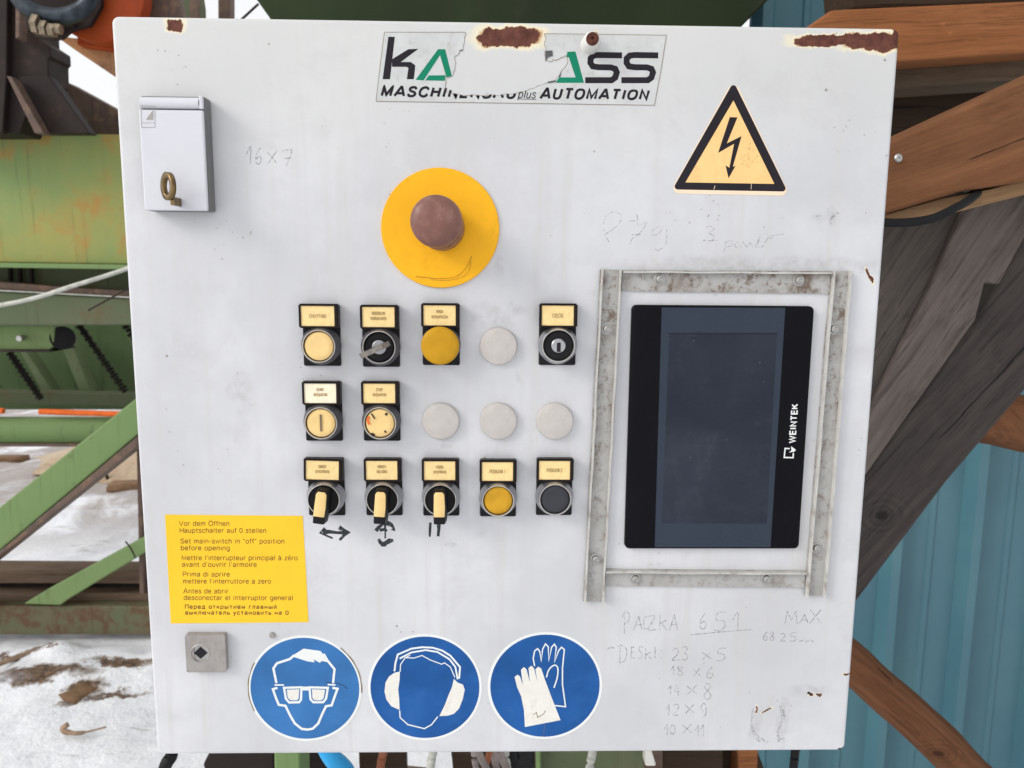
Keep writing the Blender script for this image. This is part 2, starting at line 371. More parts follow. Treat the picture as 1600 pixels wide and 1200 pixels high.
def bevel_all(bm, w, seg=2, ang=30):
    if w <= 0: return
    es = [e for e in bm.edges if len(e.link_faces) == 2 and e.calc_face_angle(0) > R(ang)]
    bmesh.ops.bevel(bm, geom=es, offset=w, segments=seg, affect='EDGES', profile=.5)
def tess(pts): return [tuple(t) for t in tessellate_polygon([[Vector((p[0], p[1], 0)) for p in pts]])]
def prism(pts, y0, y1, bev=0.0, seg=2, bm=None):
    """pts: (x,z) outline, extruded from y0 (front) to y1 (back)"""
    own = bm is None
    if own: bm = bmesh.new()
    a = [bm.verts.new((x, y0, z)) for x, z in pts]; b = [bm.verts.new((x, y1, z)) for x, z in pts]
    n = len(pts)
    if bev == 0 and n > 4:
        for t in tess(pts): bm.faces.new([a[i] for i in t]); bm.faces.new([b[i] for i in t[::-1]])
    else: bm.faces.new(a); bm.faces.new(b[::-1])
    for i in range(n): bm.faces.new((a[i], b[i], b[(i+1) % n], a[(i+1) % n]))
    if own:
        bmesh.ops.recalc_face_normals(bm, faces=bm.faces); bevel_all(bm, bev, seg)
        bmesh.ops.triangulate(bm, faces=[f for f in bm.faces if len(f.verts) > 4], ngon_method='EAR_CLIP')
    return bm
def pp(pxs, y): return [(on(a, b, y).x, on(a, b, y).z) for a, b in pxs]
def slab(pxs, y, th, bev=.004, seg=2): return prism(pp(pxs, y), y, y+th, bev, seg)
def rect(cx, cz, w, h): return [(cx-w/2, cz-h/2), (cx+w/2, cz-h/2), (cx+w/2, cz+h/2), (cx-w/2, cz+h/2)]
def circle(cx, cz, r, n=48): return [(cx+r*math.cos(2*math.pi*i/n), cz+r*math.sin(2*math.pi*i/n)) for i in range(n)]
def flat(pts, y):
    bm = bmesh.new(); vs = [bm.verts.new((x, y, z)) for x, z in pts]
    for t in tess(pts): bm.faces.new([vs[i] for i in t])
    return bm
def sticker(pts, y, th=.00025): return prism(pts, y-th, y-.00002)
def lathe(cx, cz, prof, n=48, cap=True):
    """prof: (radius, height in front of the door)"""
    bm = bmesh.new(); rings = []
    for r, h in prof:
        if r < 1e-6: rings.append([bm.verts.new((cx, -h, cz))])
        else: rings.append([bm.verts.new((cx+r*math.cos(2*math.pi*i/n), -h, cz+r*math.sin(2*math.pi*i/n))) for i in range(n)])
    for A, B in zip(rings, rings[1:]):
        for i in range(n):
            a0, a1 = A[i % len(A)], A[(i+1) % len(A)]; b0, b1 = B[i % len(B)], B[(i+1) % len(B)]
            vs = []
            for v in (a0, a1, b1, b0):
                if v not in vs: vs.append(v)
            if len(vs) > 2:
                try: bm.faces.new(vs)
                except ValueError: pass
    return bm
def tube(path, r, n=10, bm=None, cap=True):
    bm = bm or bmesh.new(); path = [Vector(p) for p in path]; rings = []
    rr = r if isinstance(r, (list, tuple)) else [r]*len(path)
    up = Vector((0,0,1))
    for i, p in enumerate(path):
        d = (path[min(i+1, len(path)-1)] - path[max(i-1, 0)]).normalized()
        a = d.cross(up)
        if a.length < .1: a = d.cross(Vector((0,1,0)))
        a.normalize(); b = a.cross(d)
        rings.append([bm.verts.new(p + (a*math.cos(2*math.pi*k/n) + b*math.sin(2*math.pi*k/n))*rr[i]) for k in range(n)])
    for A, B in zip(rings, rings[1:]):
        for k in range(n): bm.faces.new((A[k], A[(k+1) % n], B[(k+1) % n], B[k]))
    if cap: bm.faces.new(rings[0][::-1]); bm.faces.new(rings[-1])
    return bm
def spline(pts, n=8):
    pts = [Vector(p) for p in pts]; P = [pts[0]*2-pts[1]] + pts + [pts[-1]*2-pts[-2]]; out = []
    for i in range(1, len(P)-2):
        p0, p1, p2, p3 = P[i-1:i+3]
        for k in range(n):
            t = k/n
            out.append(.5*((2*p1)+(p2-p0)*t+(2*p0-5*p1+4*p2-p3)*t*t+(3*p1-p0-3*p2+p3)*t*t*t))
    out.append(pts[-1]); return out
def box(x0, x1, y0, y1, z0, z1, bev=0.0, seg=2):
    return prism([(x0,z0),(x1,z0),(x1,z1),(x0,z1)], y0, y1, bev, seg)

# flat ribbon strokes and lettering, measured on the plane of the surface they are printed on
EPS = [0.0]
def stroke(bm, pts, w, y, closed=False, curve=0, wob=0.0):
    P = [Vector((a, b)) for a, b in pts]
    if curve:
        q = spline([(p.x, p.y, 0) for p in P], curve); P = [Vector((v.x, v.y)) for v in q]
    EPS[0] = (EPS[0] + .000004) % .00006
    yy = y - EPS[0]; n = len(P); L = []; Rr = []
    for i in range(n):
        if closed: a, b = P[i-1], P[(i+1) % n]
        else: a, b = P[max(i-1, 0)], P[min(i+1, n-1)]
        d1 = (P[i]-a); d2 = (b-P[i])
        d1 = d1.normalized() if d1.length > 1e-6 else None; d2 = d2.normalized() if d2.length > 1e-6 else None
        if d1 is None: d1 = d2
        if d2 is None: d2 = d1
        t = (d1+d2); t = t.normalized() if t.length > 1e-3 else d1
        nv = Vector((-t.y, t.x)); c = max(.5, abs(nv.dot(Vector((-d1.y, d1.x)))))
        hw = w/2/c*(1+wob*(random.random()-.5))
        l = P[i]+nv*hw; r = P[i]-nv*hw
        L.append(bm.verts.new(on(l.x, l.y, yy))); Rr.append(bm.verts.new(on(r.x, r.y, yy)))
    for i in range(n if closed else n-1):
        j = (i+1) % n
        bm.faces.new((L[i], L[j], Rr[j], Rr[i]))
    return bm
def fill(bm, pts, y):
    EPS[0] = (EPS[0] + .000004) % .00006
    vs = [bm.verts.new(on(a, b, y-EPS[0])) for a, b in pts]
    for t in tess(pts): bm.faces.new([vs[i] for i in t])
    return bm
# a plain grotesque drawn with strokes; lists are curved, tuples are straight; cap height 1, x height .74
GF = {
'A':(.84,[((0,0),(.38,1),(.46,1),(.84,0)),((.16,.30),(.68,.30))]), 'B':(.70,[((.08,0),(.08,1)),[(.08,1),(.42,1),(.62,.88),(.60,.62),(.42,.53),(.08,.53)],[(.42,.53),(.64,.42),(.66,.14),(.44,0),(.08,0)]]),
'C':(.76,[[(.74,.74),(.60,.96),(.38,1.0),(.12,.84),(.03,.5),(.12,.16),(.38,0),(.60,.04),(.74,.28)]]), 'D':(.76,[((.08,0),(.08,1)),[(.08,1),(.42,.99),(.68,.82),(.74,.5),(.68,.18),(.42,.01),(.08,0)]]),
'E':(.64,[((.62,1),(.08,1),(.08,0),(.64,0)),((.08,.53),(.58,.53))]), 'H':(.76,[((.08,0),(.08,1)),((.70,0),(.70,1)),((.08,.53),(.70,.53))]), 'I':(.22,[((.12,0),(.12,1))]),
'J':(.5,[[(.44,1),(.44,.4),(.40,.06),(.22,0),(.05,.08),(.02,.3)]]), 'K':(.74,[((.08,0),(.08,1)),((.68,1),(.10,.38)),((.30,.58),(.72,0))]), 'M':(.92,[((.08,0),(.08,1),(.46,.12),(.84,1),(.84,0))]),
'N':(.76,[((.08,0),(.08,1),(.70,0),(.70,1))]), 'O':(.82,[[(.41,1.0),(.12,.86),(.03,.5),(.12,.14),(.41,0),(.70,.14),(.79,.5),(.70,.86),(.41,1.0)]]),
'P':(.68,[((.08,0),(.08,1)),[(.08,1),(.42,1),(.64,.88),(.64,.58),(.42,.46),(.08,.46)]]), 'R':(.72,[((.08,0),(.08,1)),[(.08,1),(.42,1),(.64,.88),(.64,.60),(.42,.50),(.08,.50)],((.42,.50),(.68,0))]),
'S':(.70,[[(.64,.76),(.54,.96),(.34,1.0),(.12,.92),(.08,.72),(.22,.57),(.50,.46),(.64,.30),(.58,.08),(.36,0),(.12,.06),(.04,.28)]]), 'T':(.70,[((.02,1),(.68,1)),((.35,1),(.35,0))]),
'U':(.76,[[(.08,1),(.08,.35),(.16,.08),(.38,0),(.60,.08),(.68,.35),(.68,1)]]), 'V':(.78,[((.02,1),(.39,0),(.76,1))]), 'W':(1.06,[((.02,1),(.28,0),(.53,.95),(.78,0),(1.04,1))]), 'Z':(.66,[((.06,1),(.62,1),(.04,0),(.64,0))]),
'L':(.58,[((.08,1),(.08,0),(.56,0))]), 'Y':(.7,[((.02,1),(.35,.45),(.68,1)),((.35,.45),(.35,0))]), 'Ę':(.64,[((.62,1),(.08,1),(.08,0),(.64,0),(.52,-.18)),((.08,.53),(.58,.53))]), 'Ó':(.82,[[(.41,1.0),(.12,.86),(.03,.5),(.12,.14),(.41,0),(.70,.14),(.79,.5),(.70,.86),(.41,1.0)],((.40,1.1),(.55,1.26))]), 'Ł':(.58,[((.08,1),(.08,0),(.56,0)),((-.04,.38),(.30,.64))]), 'G':(.8,[[(.74,.74),(.60,.96),(.38,1.0),(.12,.84),(.03,.5),(.12,.16),(.38,0),(.62,.05),(.74,.2),(.74,.46)],((.44,.48),(.76,.48))]),
'Ö':(.82,[[(.41,1.0),(.12,.86),(.03,.5),(.12,.14),(.41,0),(.70,.14),(.79,.5),(.70,.86),(.41,1.0)],((.24,1.14),(.24,1.26)),((.58,1.14),(.58,1.26))]),
'a':(.60,[[(.06,.54),(.14,.70),(.30,.74),(.46,.68),(.50,.52),(.50,.14),(.54,0)],[(.50,.42),(.22,.38),(.05,.24),(.08,.06),(.22,0),(.40,.06),(.50,.22)]]), 'b':(.60,[((.07,0),(.07,1)),[(.07,.45),(.14,.68),(.30,.74),(.50,.62),(.55,.37),(.50,.12),(.30,0),(.14,.06),(.07,.29)]]),
'c':(.54,[[(.50,.52),(.42,.70),(.28,.74),(.09,.62),(.03,.37),(.09,.12),(.28,0),(.42,.04),(.50,.24)]]), 'd':(.60,[((.53,0),(.53,1)),[(.53,.45),(.46,.68),(.30,.74),(.10,.62),(.04,.37),(.10,.12),(.30,0),(.46,.06),(.53,.29)]]),
'e':(.58,[[(.04,.38),(.30,.385),(.53,.38)],[(.53,.38),(.49,.62),(.30,.74),(.10,.64),(.03,.38),(.10,.12),(.30,0),(.46,.06),(.53,.20)]]), 'f':(.32,[[(.34,.99),(.22,.99),(.15,.88),(.15,.6),(.15,0)],((.0,.72),(.32,.72))]),
'g':(.60,[[(.53,.74),(.53,.3),(.52,-.10),(.42,-.26),(.26,-.28),(.10,-.22)],[(.53,.45),(.46,.68),(.30,.74),(.10,.62),(.04,.37),(.10,.12),(.30,.02),(.46,.08),(.53,.29)]]), 'h':(.58,[((.07,0),(.07,1)),[(.07,.44),(.16,.68),(.32,.74),(.47,.68),(.50,.5),(.50,0)]]),
'i':(.20,[((.10,0),(.10,.74)),((.10,.90),(.10,1.0))]), 'l':(.20,[((.10,0),(.10,1))]), 'm':(.88,[((.07,0),(.07,.74)),[(.07,.5),(.16,.68),(.28,.74),(.41,.68),(.43,.5),(.43,0)],[(.43,.5),(.52,.68),(.64,.74),(.77,.68),(.79,.5),(.79,0)]]),
'n':(.58,[((.07,0),(.07,.74)),[(.07,.46),(.16,.68),(.32,.74),(.47,.68),(.50,.5),(.50,0)]]), 'o':(.58,[[(.29,.74),(.10,.64),(.03,.37),(.10,.10),(.29,0),(.48,.10),(.55,.37),(.48,.64),(.29,.74)]]),
'p':(.60,[((.07,-.28),(.07,.74)),[(.07,.45),(.14,.68),(.30,.74),(.50,.62),(.55,.37),(.50,.12),(.30,0),(.14,.06),(.07,.29)]]), 'r':(.36,[((.07,0),(.07,.74)),[(.07,.44),(.14,.66),(.24,.73),(.36,.72)]]),
's':(.52,[[(.46,.56),(.38,.71),(.25,.74),(.10,.68),(.08,.54),(.20,.43),(.38,.35),(.47,.20),(.40,.04),(.25,0),(.10,.04),(.03,.20)]]), 't':(.34,[[(.15,.94),(.15,.5),(.15,.14),(.20,.02),(.33,.01)],((.0,.72),(.32,.72))]),
'u':(.58,[[(.07,.74),(.07,.24),(.10,.06),(.25,0),(.42,.06),(.50,.28)],((.50,0),(.50,.74))]), 'v':(.52,[((.02,.74),(.26,0),(.50,.74))]), 'w':(.76,[((.02,.74),(.20,0),(.38,.70),(.56,0),(.74,.74))]), 'z':(.50,[((.04,.72),(.46,.72),(.04,.02),(.48,.02))]),
'0':(.60,[[(.30,1.0),(.10,.84),(.04,.5),(.10,.16),(.30,0),(.50,.16),(.56,.5),(.50,.84),(.30,1.0)]]), '1':(.5,[((.1,.8),(.32,1),(.32,0))]), '2':(.6,[[(.05,.75),(.15,.95),(.32,1),(.52,.88),(.5,.62),(.25,.3),(.04,.02)],((.04,.02),(.56,.02))]),
'-':(.36,[((.04,.36),(.32,.36))]), "'":(.18,[((.09,.98),(.09,.74))]), '"':(.34,[((.10,.98),(.10,.74)),((.24,.98),(.24,.74))]), ' ':(.30,[]),
'П':(.76,[((.08,0),(.08,1),(.70,1),(.70,0))]), 'к':(.54,[((.08,0),(.08,.74)),((.50,.74),(.10,.34)),((.22,.46),(.52,0))]), 'ы':(.80,[((.08,.74),(.08,0)),[(.08,.44),(.30,.44),(.46,.36),(.46,.10),(.30,.01),(.08,0)],((.70,.74),(.70,0))]),
'т':(.52,[((.02,.73),(.50,.73)),((.26,.73),(.26,0))]), 'и':(.60,[((.08,.74),(.08,0),(.50,.74),(.50,0))]), 'й':(.60,[((.08,.74),(.08,0),(.50,.74),(.50,0)),((.2,.98),(.3,.9),(.4,.98))]), 'м':(.72,[((.08,0),(.08,.74),(.35,.1),(.62,.74),(.62,0))]),
'г':(.46,[((.08,0),(.08,.73),(.44,.73))]), 'л':(.60,[((.02,.0),(.16,.2),(.18,.73),(.52,.73),(.52,0))]), 'в':(.56,[((.08,0),(.08,.73)),[(.08,.73),(.34,.73),(.46,.62),(.44,.44),(.30,.39),(.08,.39)],[(.30,.39),(.50,.30),(.50,.10),(.34,.0),(.08,0)]]),
'н':(.60,[((.08,0),(.08,.74)),((.50,0),(.50,.74)),((.08,.39),(.50,.39))]), 'ю':(.82,[((.08,0),(.08,.74)),((.08,.39),(.3,.39)),[(.52,.74),(.36,.64),(.30,.37),(.36,.10),(.52,0),(.68,.10),(.75,.37),(.68,.64),(.52,.74)]]),
'ч':(.56,[[(.06,.74),(.06,.5),(.12,.36),(.28,.32),(.48,.38)],((.48,0),(.48,.74))]), 'ь':(.52,[((.08,.74),(.08,0)),[(.08,.44),(.30,.44),(.46,.36),(.46,.10),(.30,.01),(.08,0)]]), 'д':(.64,[((.04,-.2),(.04,0),(.58,0),(.58,-.2)),((.12,0),(.2,.73),(.5,.73),(.5,0))]),
'у':(.54,[((.02,.74),(.28,.04)),((.50,.74),(.18,-.28),(.04,-.26))])}
for k_, b_ in (('à','a'),('é','e')): GF[k_] = (GF[b_][0], GF[b_][1]+[((.18,1.05),(.34,.88)) if k_ == 'à' else ((.24,.88),(.40,1.05))])
for k_, b_ in (('а','a'),('е','e'),('о','o'),('р','p'),('с','c')): GF[k_] = GF[b_]
def lettering(body, quad, y, wt=1.0, shear=0.0, clip=None, gap=.14, bm=None, wob=0.0):
    """quad: TL, TR, BR, BL of the line between cap height and baseline, in the photograph; wt: stroke width there"""
    bm = bm if bm is not None else bmesh.new()
    tot = sum(GF[c][0] for c in body)+gap*(len(body)-1)+shear*.5
    TL, TR, BR, BL = [Vector(q) for q in quad]; x = 0.0
    def mp(a, b):
        u = (a+shear*b)/tot; return (BL*(1-u)+BR*u)*(1-b) + (TL*(1-u)+TR*u)*b
    for c in body:
        w_, strokes = GF[c]
        for st_ in strokes:
            P = [mp(x+a, b) for a, b in st_]; P = [(p.x, p.y) for p in P]
            if isinstance(st_, list):
                q = spline([(a, b, 0) for a, b in P], 4); P = [(v.x, v.y) for v in q]
            if clip:
                dense = []
                for a, b in zip(P, P[1:]):
                    n = max(1, int(Vector((b[0]-a[0], b[1]-a[1])).length/.35))
                    dense += [(a[0]+(b[0]-a[0])*k/n, a[1]+(b[1]-a[1])*k/n) for k in range(n)]
                dense.append(P[-1]); n0 = len(bm.verts)
                sub = stroke(bmesh.new(), dense, wt, y)
                kill = []
                for f in sub.faces:
                    m_ = f.calc_center_median() - CAM; v_ = M3.transposed() @ m_
                    if clip(800+1200*v_.x/-v_.z, 600-1200*v_.y/-v_.z): kill.append(f)
                bmesh.ops.delete(sub, geom=kill, context='FACES')
                vm = {v: bm.verts.new(v.co) for v in sub.verts}
                for f in sub.faces: bm.faces.new([vm[v] for v in f.verts])
                sub.free()
            else: stroke(bm, P, wt, y, wob=wob)
        x += w_+gap
    return bm
def box_quad(x0, y0, x1, y1): return [(x0,y0),(x1,y0),(x1,y1),(x0,y1)]
def inside(pt, poly):
    x, y = pt; c = False
    for i in range(len(poly)):
        (x1, y1), (x2, y2) = poly[i], poly[i-1]
        if (y1 > y) != (y2 > y) and x < (x2-x1)*(y-y1)/(y2-y1)+x1: c = not c
    return c
def crop(ox, oy, s): return lambda pts: [(ox+a/s, oy+b/s) for a, b in pts]

# ================================================================ THE SETTING
def build_ground():
    bm = bmesh.new()
    xs = [-200,-60,-20,-9] + [-6+.06*i for i in range(0, 60)] + [-2.4+.025*i for i in range(0, 96)] + [.03*2*i for i in range(0, 34)] + [3,6,15,60,200]
    ys = [-150,-40,-10,-3] + [-1+.06*i for i in range(0, 26)] + [.56+.025*i for i in range(0, 84)] + [2.66+.06*i for i in range(0, 110)] + [9.6,12,18,40,120,260]
    def h(x, y):
        z = .035*noise.noise(Vector((x*.9, y*.9, 1))) + .022*noise.noise(Vector((x*3.1, y*3.1, 4))) + .014*noise.noise(Vector((x*8, y*8, 9))) + .008*abs(noise.noise(Vector((x*17, y*17, 3))))
        z += .05*math.exp(-((y-2.25)/.20)**2)*(1+.9*noise.noise(Vector((x*6, y*6, 2))))
        return z*(1 if abs(x) < 8 and abs(y) < 12 else .3)
    g = [[bm.verts.new((x, y, h(x, y)-.01)) for x in xs] for y in ys]
    for j in range(len(ys)-1):
        for i in range(len(xs)-1): bm.faces.new((g[j][i], g[j][i+1], g[j+1][i+1], g[j+1][i]))
    o = link('snowy_ground', bm, 'snow', smooth='all', kind='structure', pivot=(0,0,0))
build_ground()

# blue profiled metal wall on the right
WY = 1.20
mw = thing('metal_wall', (1.6, WY, 0), 'blue profiled sheet metal wall with upright ribs, right of the cabinet behind the timbers', 'wall')
def build_wall():
    # rib centres read off the photograph at the wall's own distance
    x_left = on(1172, 20, WY).x
    ribs = sorted([on(1247,20,WY).x, on(1557,900,WY).x-.0, on(1505,900,WY).x, on(1420,900,WY).x])
    pitch = .195; x0 = on(1508, 900, WY).x
    edges = []; k0 = int((x_left-x0)/pitch)-1
    # crest = 30 mm wide, flanks 10 mm, standing 22 mm proud; a sheet is five ribs wide
    start = x_left; sheet = []
    def prof(xa, xb):
        pts = [(xa, WY)]
        k = math.ceil((xa-x0)/pitch)
        while x0+k*pitch < xb-.03:
            c = x0+k*pitch
            if c-.03 > xa: pts += [(c-.026, WY), (c-.012, WY-.034), (c+.010, WY-.034), (c+.026, WY)]
            mid = c+pitch/2
            if mid+.012 < xb: pts += [(mid-.010, WY), (mid-.006, WY-.004), (mid+.006, WY-.004), (mid+.010, WY)]
            k += 1
        pts.append((xb, WY)); return pts
    xa = x_left
    for i in range(3):
        xb = x0 + pitch*(math.ceil((xa-x0)/pitch)+5)-.06
        P = prof(xa, xb); bm = bmesh.new()
        zs = (0.02, 3.4); th = .0012; dy = -.0014*(i % 2)
        fr = [[bm.verts.new((x, y+dy, z)) for x, y in P] for z in zs]; bk = [[bm.verts.new((x, y+th+dy, z)) for x, y in P] for z in zs]
        for j in range(len(P)-1):
            bm.faces.new((fr[0][j], fr[0][j+1], fr[1][j+1], fr[1][j])); bm.faces.new((bk[0][j+1], bk[0][j], bk[1][j], bk[1][j+1]))
            for q in (0, 1): bm.faces.new((fr[q][j], fr[q][j+1], bk[q][j+1], bk[q][j]))
        for q in (0, -1): bm.faces.new((fr[0][q], fr[1][q], bk[1][q], bk[0][q]))
        link('metal_sheet', bm, 'wall', mw)
        xa = xb - .03
build_wall()

# timber frame of the shed on the right
tf = thing('timber_frame', (1.0, .75, 0), 'brown timber beams and grey weathered planks of the open shed right of the cabinet', 'timber frame')
def T(name, pxs, y, th, mat, label=None, bev=.004):
    return link(name, slab(pxs, y, th, bev), mat, tf, label=label)
T('beam', [(1325,-40),(1760,-90),(1760,-4),(1330,14)], .70, .10, 'dark_wood', 'dark top beam')
T('beam', [(1300,15),(1318,14),(1760,-6),(1760,72),(1405,97),(1230,112),(1150,118)], .62, .12, 'beam_orange', 'orange brown top beam')
T('beam', [(1160,118),(1405,99),(1760,74),(1760,112),(1600,124),(1400,137),(1160,150)], .67, .09, 'beam_grey', 'greyish lower beam')
T('board', [(1330,150),(1470,132),(1640,120),(1640,140),(1400,238),(1330,262)], .80, .03, 'dark_wood', 'dark sheet standing in for the shade in the gap')  # dark sheet added for the shade in the open gap
T('brace', [(1300,262),(1395,219),(1600,124),(1760,50),(1760,238),(1600,284),(1500,300),(1385,334),(1300,356)], .34, .09, 'beam_brown', 'reddish brown brace with a screw')
T('split_edge', [(1300,346),(1390,333),(1470,310),(1545,296),(1600,281),(1760,236),(1760,262),(1600,305),(1470,338),(1388,345),(1300,350)], .352, .075, 'beam_pale', 'pale splintered lower edge', .002)
# screw in the brace
p = on(1403, 247, .34)
bm = lathe(p.x, p.z, [(.0001,.0),(.0052,.0),(.0052,.0018),(.0038,.003),(.0014,.003),(.0012,.0016),(0,.0016)], 20); bmesh.ops.translate(bm, vec=(0,.34,0), verts=bm.verts)
link('screw', bm, 'steel', tf, smooth=True)
# weathered planks, leaning
T('plank', [(1300,300),(1500,285),(1515,310),(1440,470),(1350,650),(1300,760),(1200,900),(1200,600)], .46, .03, 'plank_mid', 'leftmost grey plank')
T('plank', [(1517,306),(1680,230),(1640,300),(1562,445),(1540,440),(1525,500),(1350,748),(1240,930),(1240,860),(1352,655),(1443,472)], .45, .035, 'plank_light', 'lighter grey plank with notched end')
T('board', [(1760,140),(1760,420),(1600,612),(1480,752),(1340,938),(1200,1120),(1200,900),(1352,745),(1527,500),(1560,445),(1640,300),(1700,170)], .50, .045, 'plank_dark', 'dark broad grey board with a knot')
# round poles
def pole(px, y, r, mat, name, label, wob=.004):
    pts = spline([on(a, b, y) for a, b in px], 6)
    pts = [q+Vector((wob*noise.noise(q*9), 0, wob*noise.noise(q*9+Vector((5,5,5))))) for q in pts]
    rr = [r*(1+.07*noise.noise(q*14)) for q in pts]
    return link(name, tube(pts, rr, 20), mat, tf, smooth='all', label=label)
pole([(1240,960),(1337,1043),(1440,1132),(1500,1192),(1640,1330)], .84, .042, 'log', 'pole', 'orange brown round pole with knots')
pole([(1500,640),(1600,662),(1800,705)], .92, .058, 'log', 'pole', 'brown round pole end')
# beams seen under the cabinet's right end
T('post', [(1035,1150),(1130,1150),(1130,1420),(1020,1420)], .55, .08, 'dark_wood', 'dark post under the cabinet')
T('post', [(1120,1150),(1175,1150),(1205,1230),(1230,1420),(1120,1420)], .60, .08, 'dark_wood')
T('brace', [(1150,1120),(1168,1140),(1186,1160),(1182,1260),(1150,1400),(1130,1400),(1153,1200)], .56, .05, 'beam_orange', 'orange brown brace under the cabinet')

# lean-to roof of corrugated sheet on rafters, above the picture
for k in range(4):
    link('rafter', box(1.02+.8*k, 1.10+.8*k, -.75, 1.6, 2.62, 2.74, .004), 'dark_wood', tf)
bm = bmesh.new(); P = []
x = 1.0
while x < 3.6: P += [(x,2.745),(x+.03,2.775),(x+.06,2.775),(x+.09,2.745)]; x += .195
fr = [[bm.verts.new((a, y, z)) for a, z in P] for y in (-.8, 1.7)]; bk = [[bm.verts.new((a, y, z+.0015)) for a, z in P] for y in (-.8, 1.7)]
for rr_ in (fr, bk):
    for j in range(len(P)-1): bm.faces.new((rr_[0][j], rr_[0][j+1], rr_[1][j+1], rr_[1][j]))
link('roof_sheet', bm, 'wall', tf)

# dark cable looped on the brace
bm = tube(spline([on(1330,338,.325), on(1390,348,.325), on(1450,343,.325), on(1488,327,.327), on(1512,314,.335), on(1530,300,.36)], 8), .0052, 12)
tag(link('cable', bm, 'rubber', smooth='all'), 'black cable curving under the reddish brown brace beside the cabinet', 'cable')
bm = tube(spline([on(1250,1140,.30), on(1243,1172,.30), on(1240,1200,.30), on(1232,1290,.32), on(1225,1420,.34)], 8), .0055, 12)
tag(link('cable', bm, 'rubber', smooth='all'), 'black cable hanging below the lower right corner of the cabinet', 'cable')

# dark green hopper above and behind the cabinet
def loft(name, top, bottom, mat, parent=None, label=None, bev=.006):
    bm = bmesh.new(); a = [bm.verts.new(v) for v in top]; b = [bm.verts.new(v) for v in bottom]; n = len(a)
    bm.faces.new(a); bm.faces.new(b[::-1])
    for i in range(n): bm.faces.new((a[i], b[i], b[(i+1) % n], a[(i+1) % n]))
    bmesh.ops.recalc_face_normals(bm, faces=bm.faces); bevel_all(bm, bev)
    return link(name, bm, mat, parent, label=label)
hy = .95
hp = thing('hopper', (on(800,40,hy).x, hy+.3, on(800,120,hy).z), 'dark green sheet steel hopper above and behind the top of the cabinet', 'hopper')
def hop(px, y): return [Vector((on(a,b,y).x, y, on(a,b,y).z)) for a, b in px]
f = hop([(380,-30),(1230,-30),(1160,40),(1120,90),(470,90),(424,32)], hy)
bmh = bmesh.new(); A = [bmh.verts.new(v) for v in f]; B = [bmh.verts.new(v+Vector((0,.7,0))) for v in f]
for i in range(len(A)): bmh.faces.new((A[i], B[i], B[(i+1) % len(A)], A[(i+1) % len(A)]))
bmh.faces.new(A); bmh.faces.new(B[::-1]); bmesh.ops.recalc_face_normals(bmh, faces=bmh.faces); bevel_all(bmh, .004)
link('lower_body', bmh, 'hopper', hp)
t0 = on(340,-300,hy); t1 = on(1222,-300,hy); b0 = f[0]; b1 = f[1]
loft('upper_body', [(t0.x,hy-.1,t0.z),(t1.x,hy-.1,t1.z),(t1.x,hy+.8,t1.z),(t0.x,hy+.8,t0.z)], [(b0.x+.003,hy+.003,b0.z+.002),(b1.x-.003,hy+.003,b1.z+.002),(b1.x-.003,hy+.697,b1.z+.002),(b0.x+.003,hy+.697,b0.z+.002)], 'hopper', hp)

# ---- green machine frame far left
GY = 2.60
gm = thing('machine_frame', (-1.9, GY, 0), 'large green painted steel machine frame with rusty girders left of the cabinet', 'machine')
def G(name, pxs, y, th, mat, label=None, bev=.006): return link(name, slab(pxs, y, th, bev), mat, gm, label=label)
G('girder', [(-420,206),(100,209),(700,214),(700,418),(198,413),(-420,404)], 2.55, .10, 'green', 'broad pale green girder with rust spots')
G('flange', [(-420,404),(198,413.5),(700,419),(700,426),(198,421),(-420,412)], 2.50, .20, 'green_clean', 'lower flange of the broad girder', .003)
G('web_plate', [(-420,405),(700,416),(700,470),(-420,460)], 2.72, .03, 'green_dark')
for x in (14, 29, 47):
    G('stiffener', [(x-2,418),(x+2,418),(x+2.5,448),(x-1.5,448)], 2.69, .02, 'dark_steel', None, .001)
G('angle_bar', [(-420,420),(0,440),(120,450),(200,454),(700,472),(700,485),(200,463),(90,458),(0,452),(-420,440)], 2.60, .08, 'brown_steel', 'rusty dark angle bar', .003)
G('angle_lip', [(-420,441),(0,453),(200,463.5),(700,486),(700,488),(200,465.5),(0,455),(-420,443)], 2.585, .03, 'pale_rod', None, .001)
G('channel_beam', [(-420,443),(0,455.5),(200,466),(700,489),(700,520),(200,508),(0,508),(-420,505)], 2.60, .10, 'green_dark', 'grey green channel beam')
# lower machine: slanted housing, ribs and chains
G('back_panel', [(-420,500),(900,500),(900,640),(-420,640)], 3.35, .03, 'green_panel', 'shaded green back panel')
G('box_beam', [(-420,508),(84,508.5),(84,540),(76,549),(-420,549)], 2.70, .16, 'green_clean', 'short green box beam')
G('box_lip', [(-420,546),(76,546.5),(80,550),(-420,550)], 2.67, .20, 'dark_steel', None, .002)
bm = tube([on(36,528,2.69), on(36,528,2.69)+Vector((0,-.03,0))], .012, 12); link('bolt', bm, 'steel', gm, smooth=True)
bm = tube([on(98,528,2.72), on(98,528,2.9)], .05, 24); link('roller', bm, 'rubber', gm, smooth=True, label='black roller')
for a in ([(30,548),(40,548),(82,612),(66,612)], [(88,520),(104,520),(142,612),(124,612)], [(-60,540),(-50,540),(-10,612),(-24,612)], [(196,520),(212,520),(262,612),(244,612)]):
    G('panel_rib', a, 3.20, .08, 'rib', None, .003)
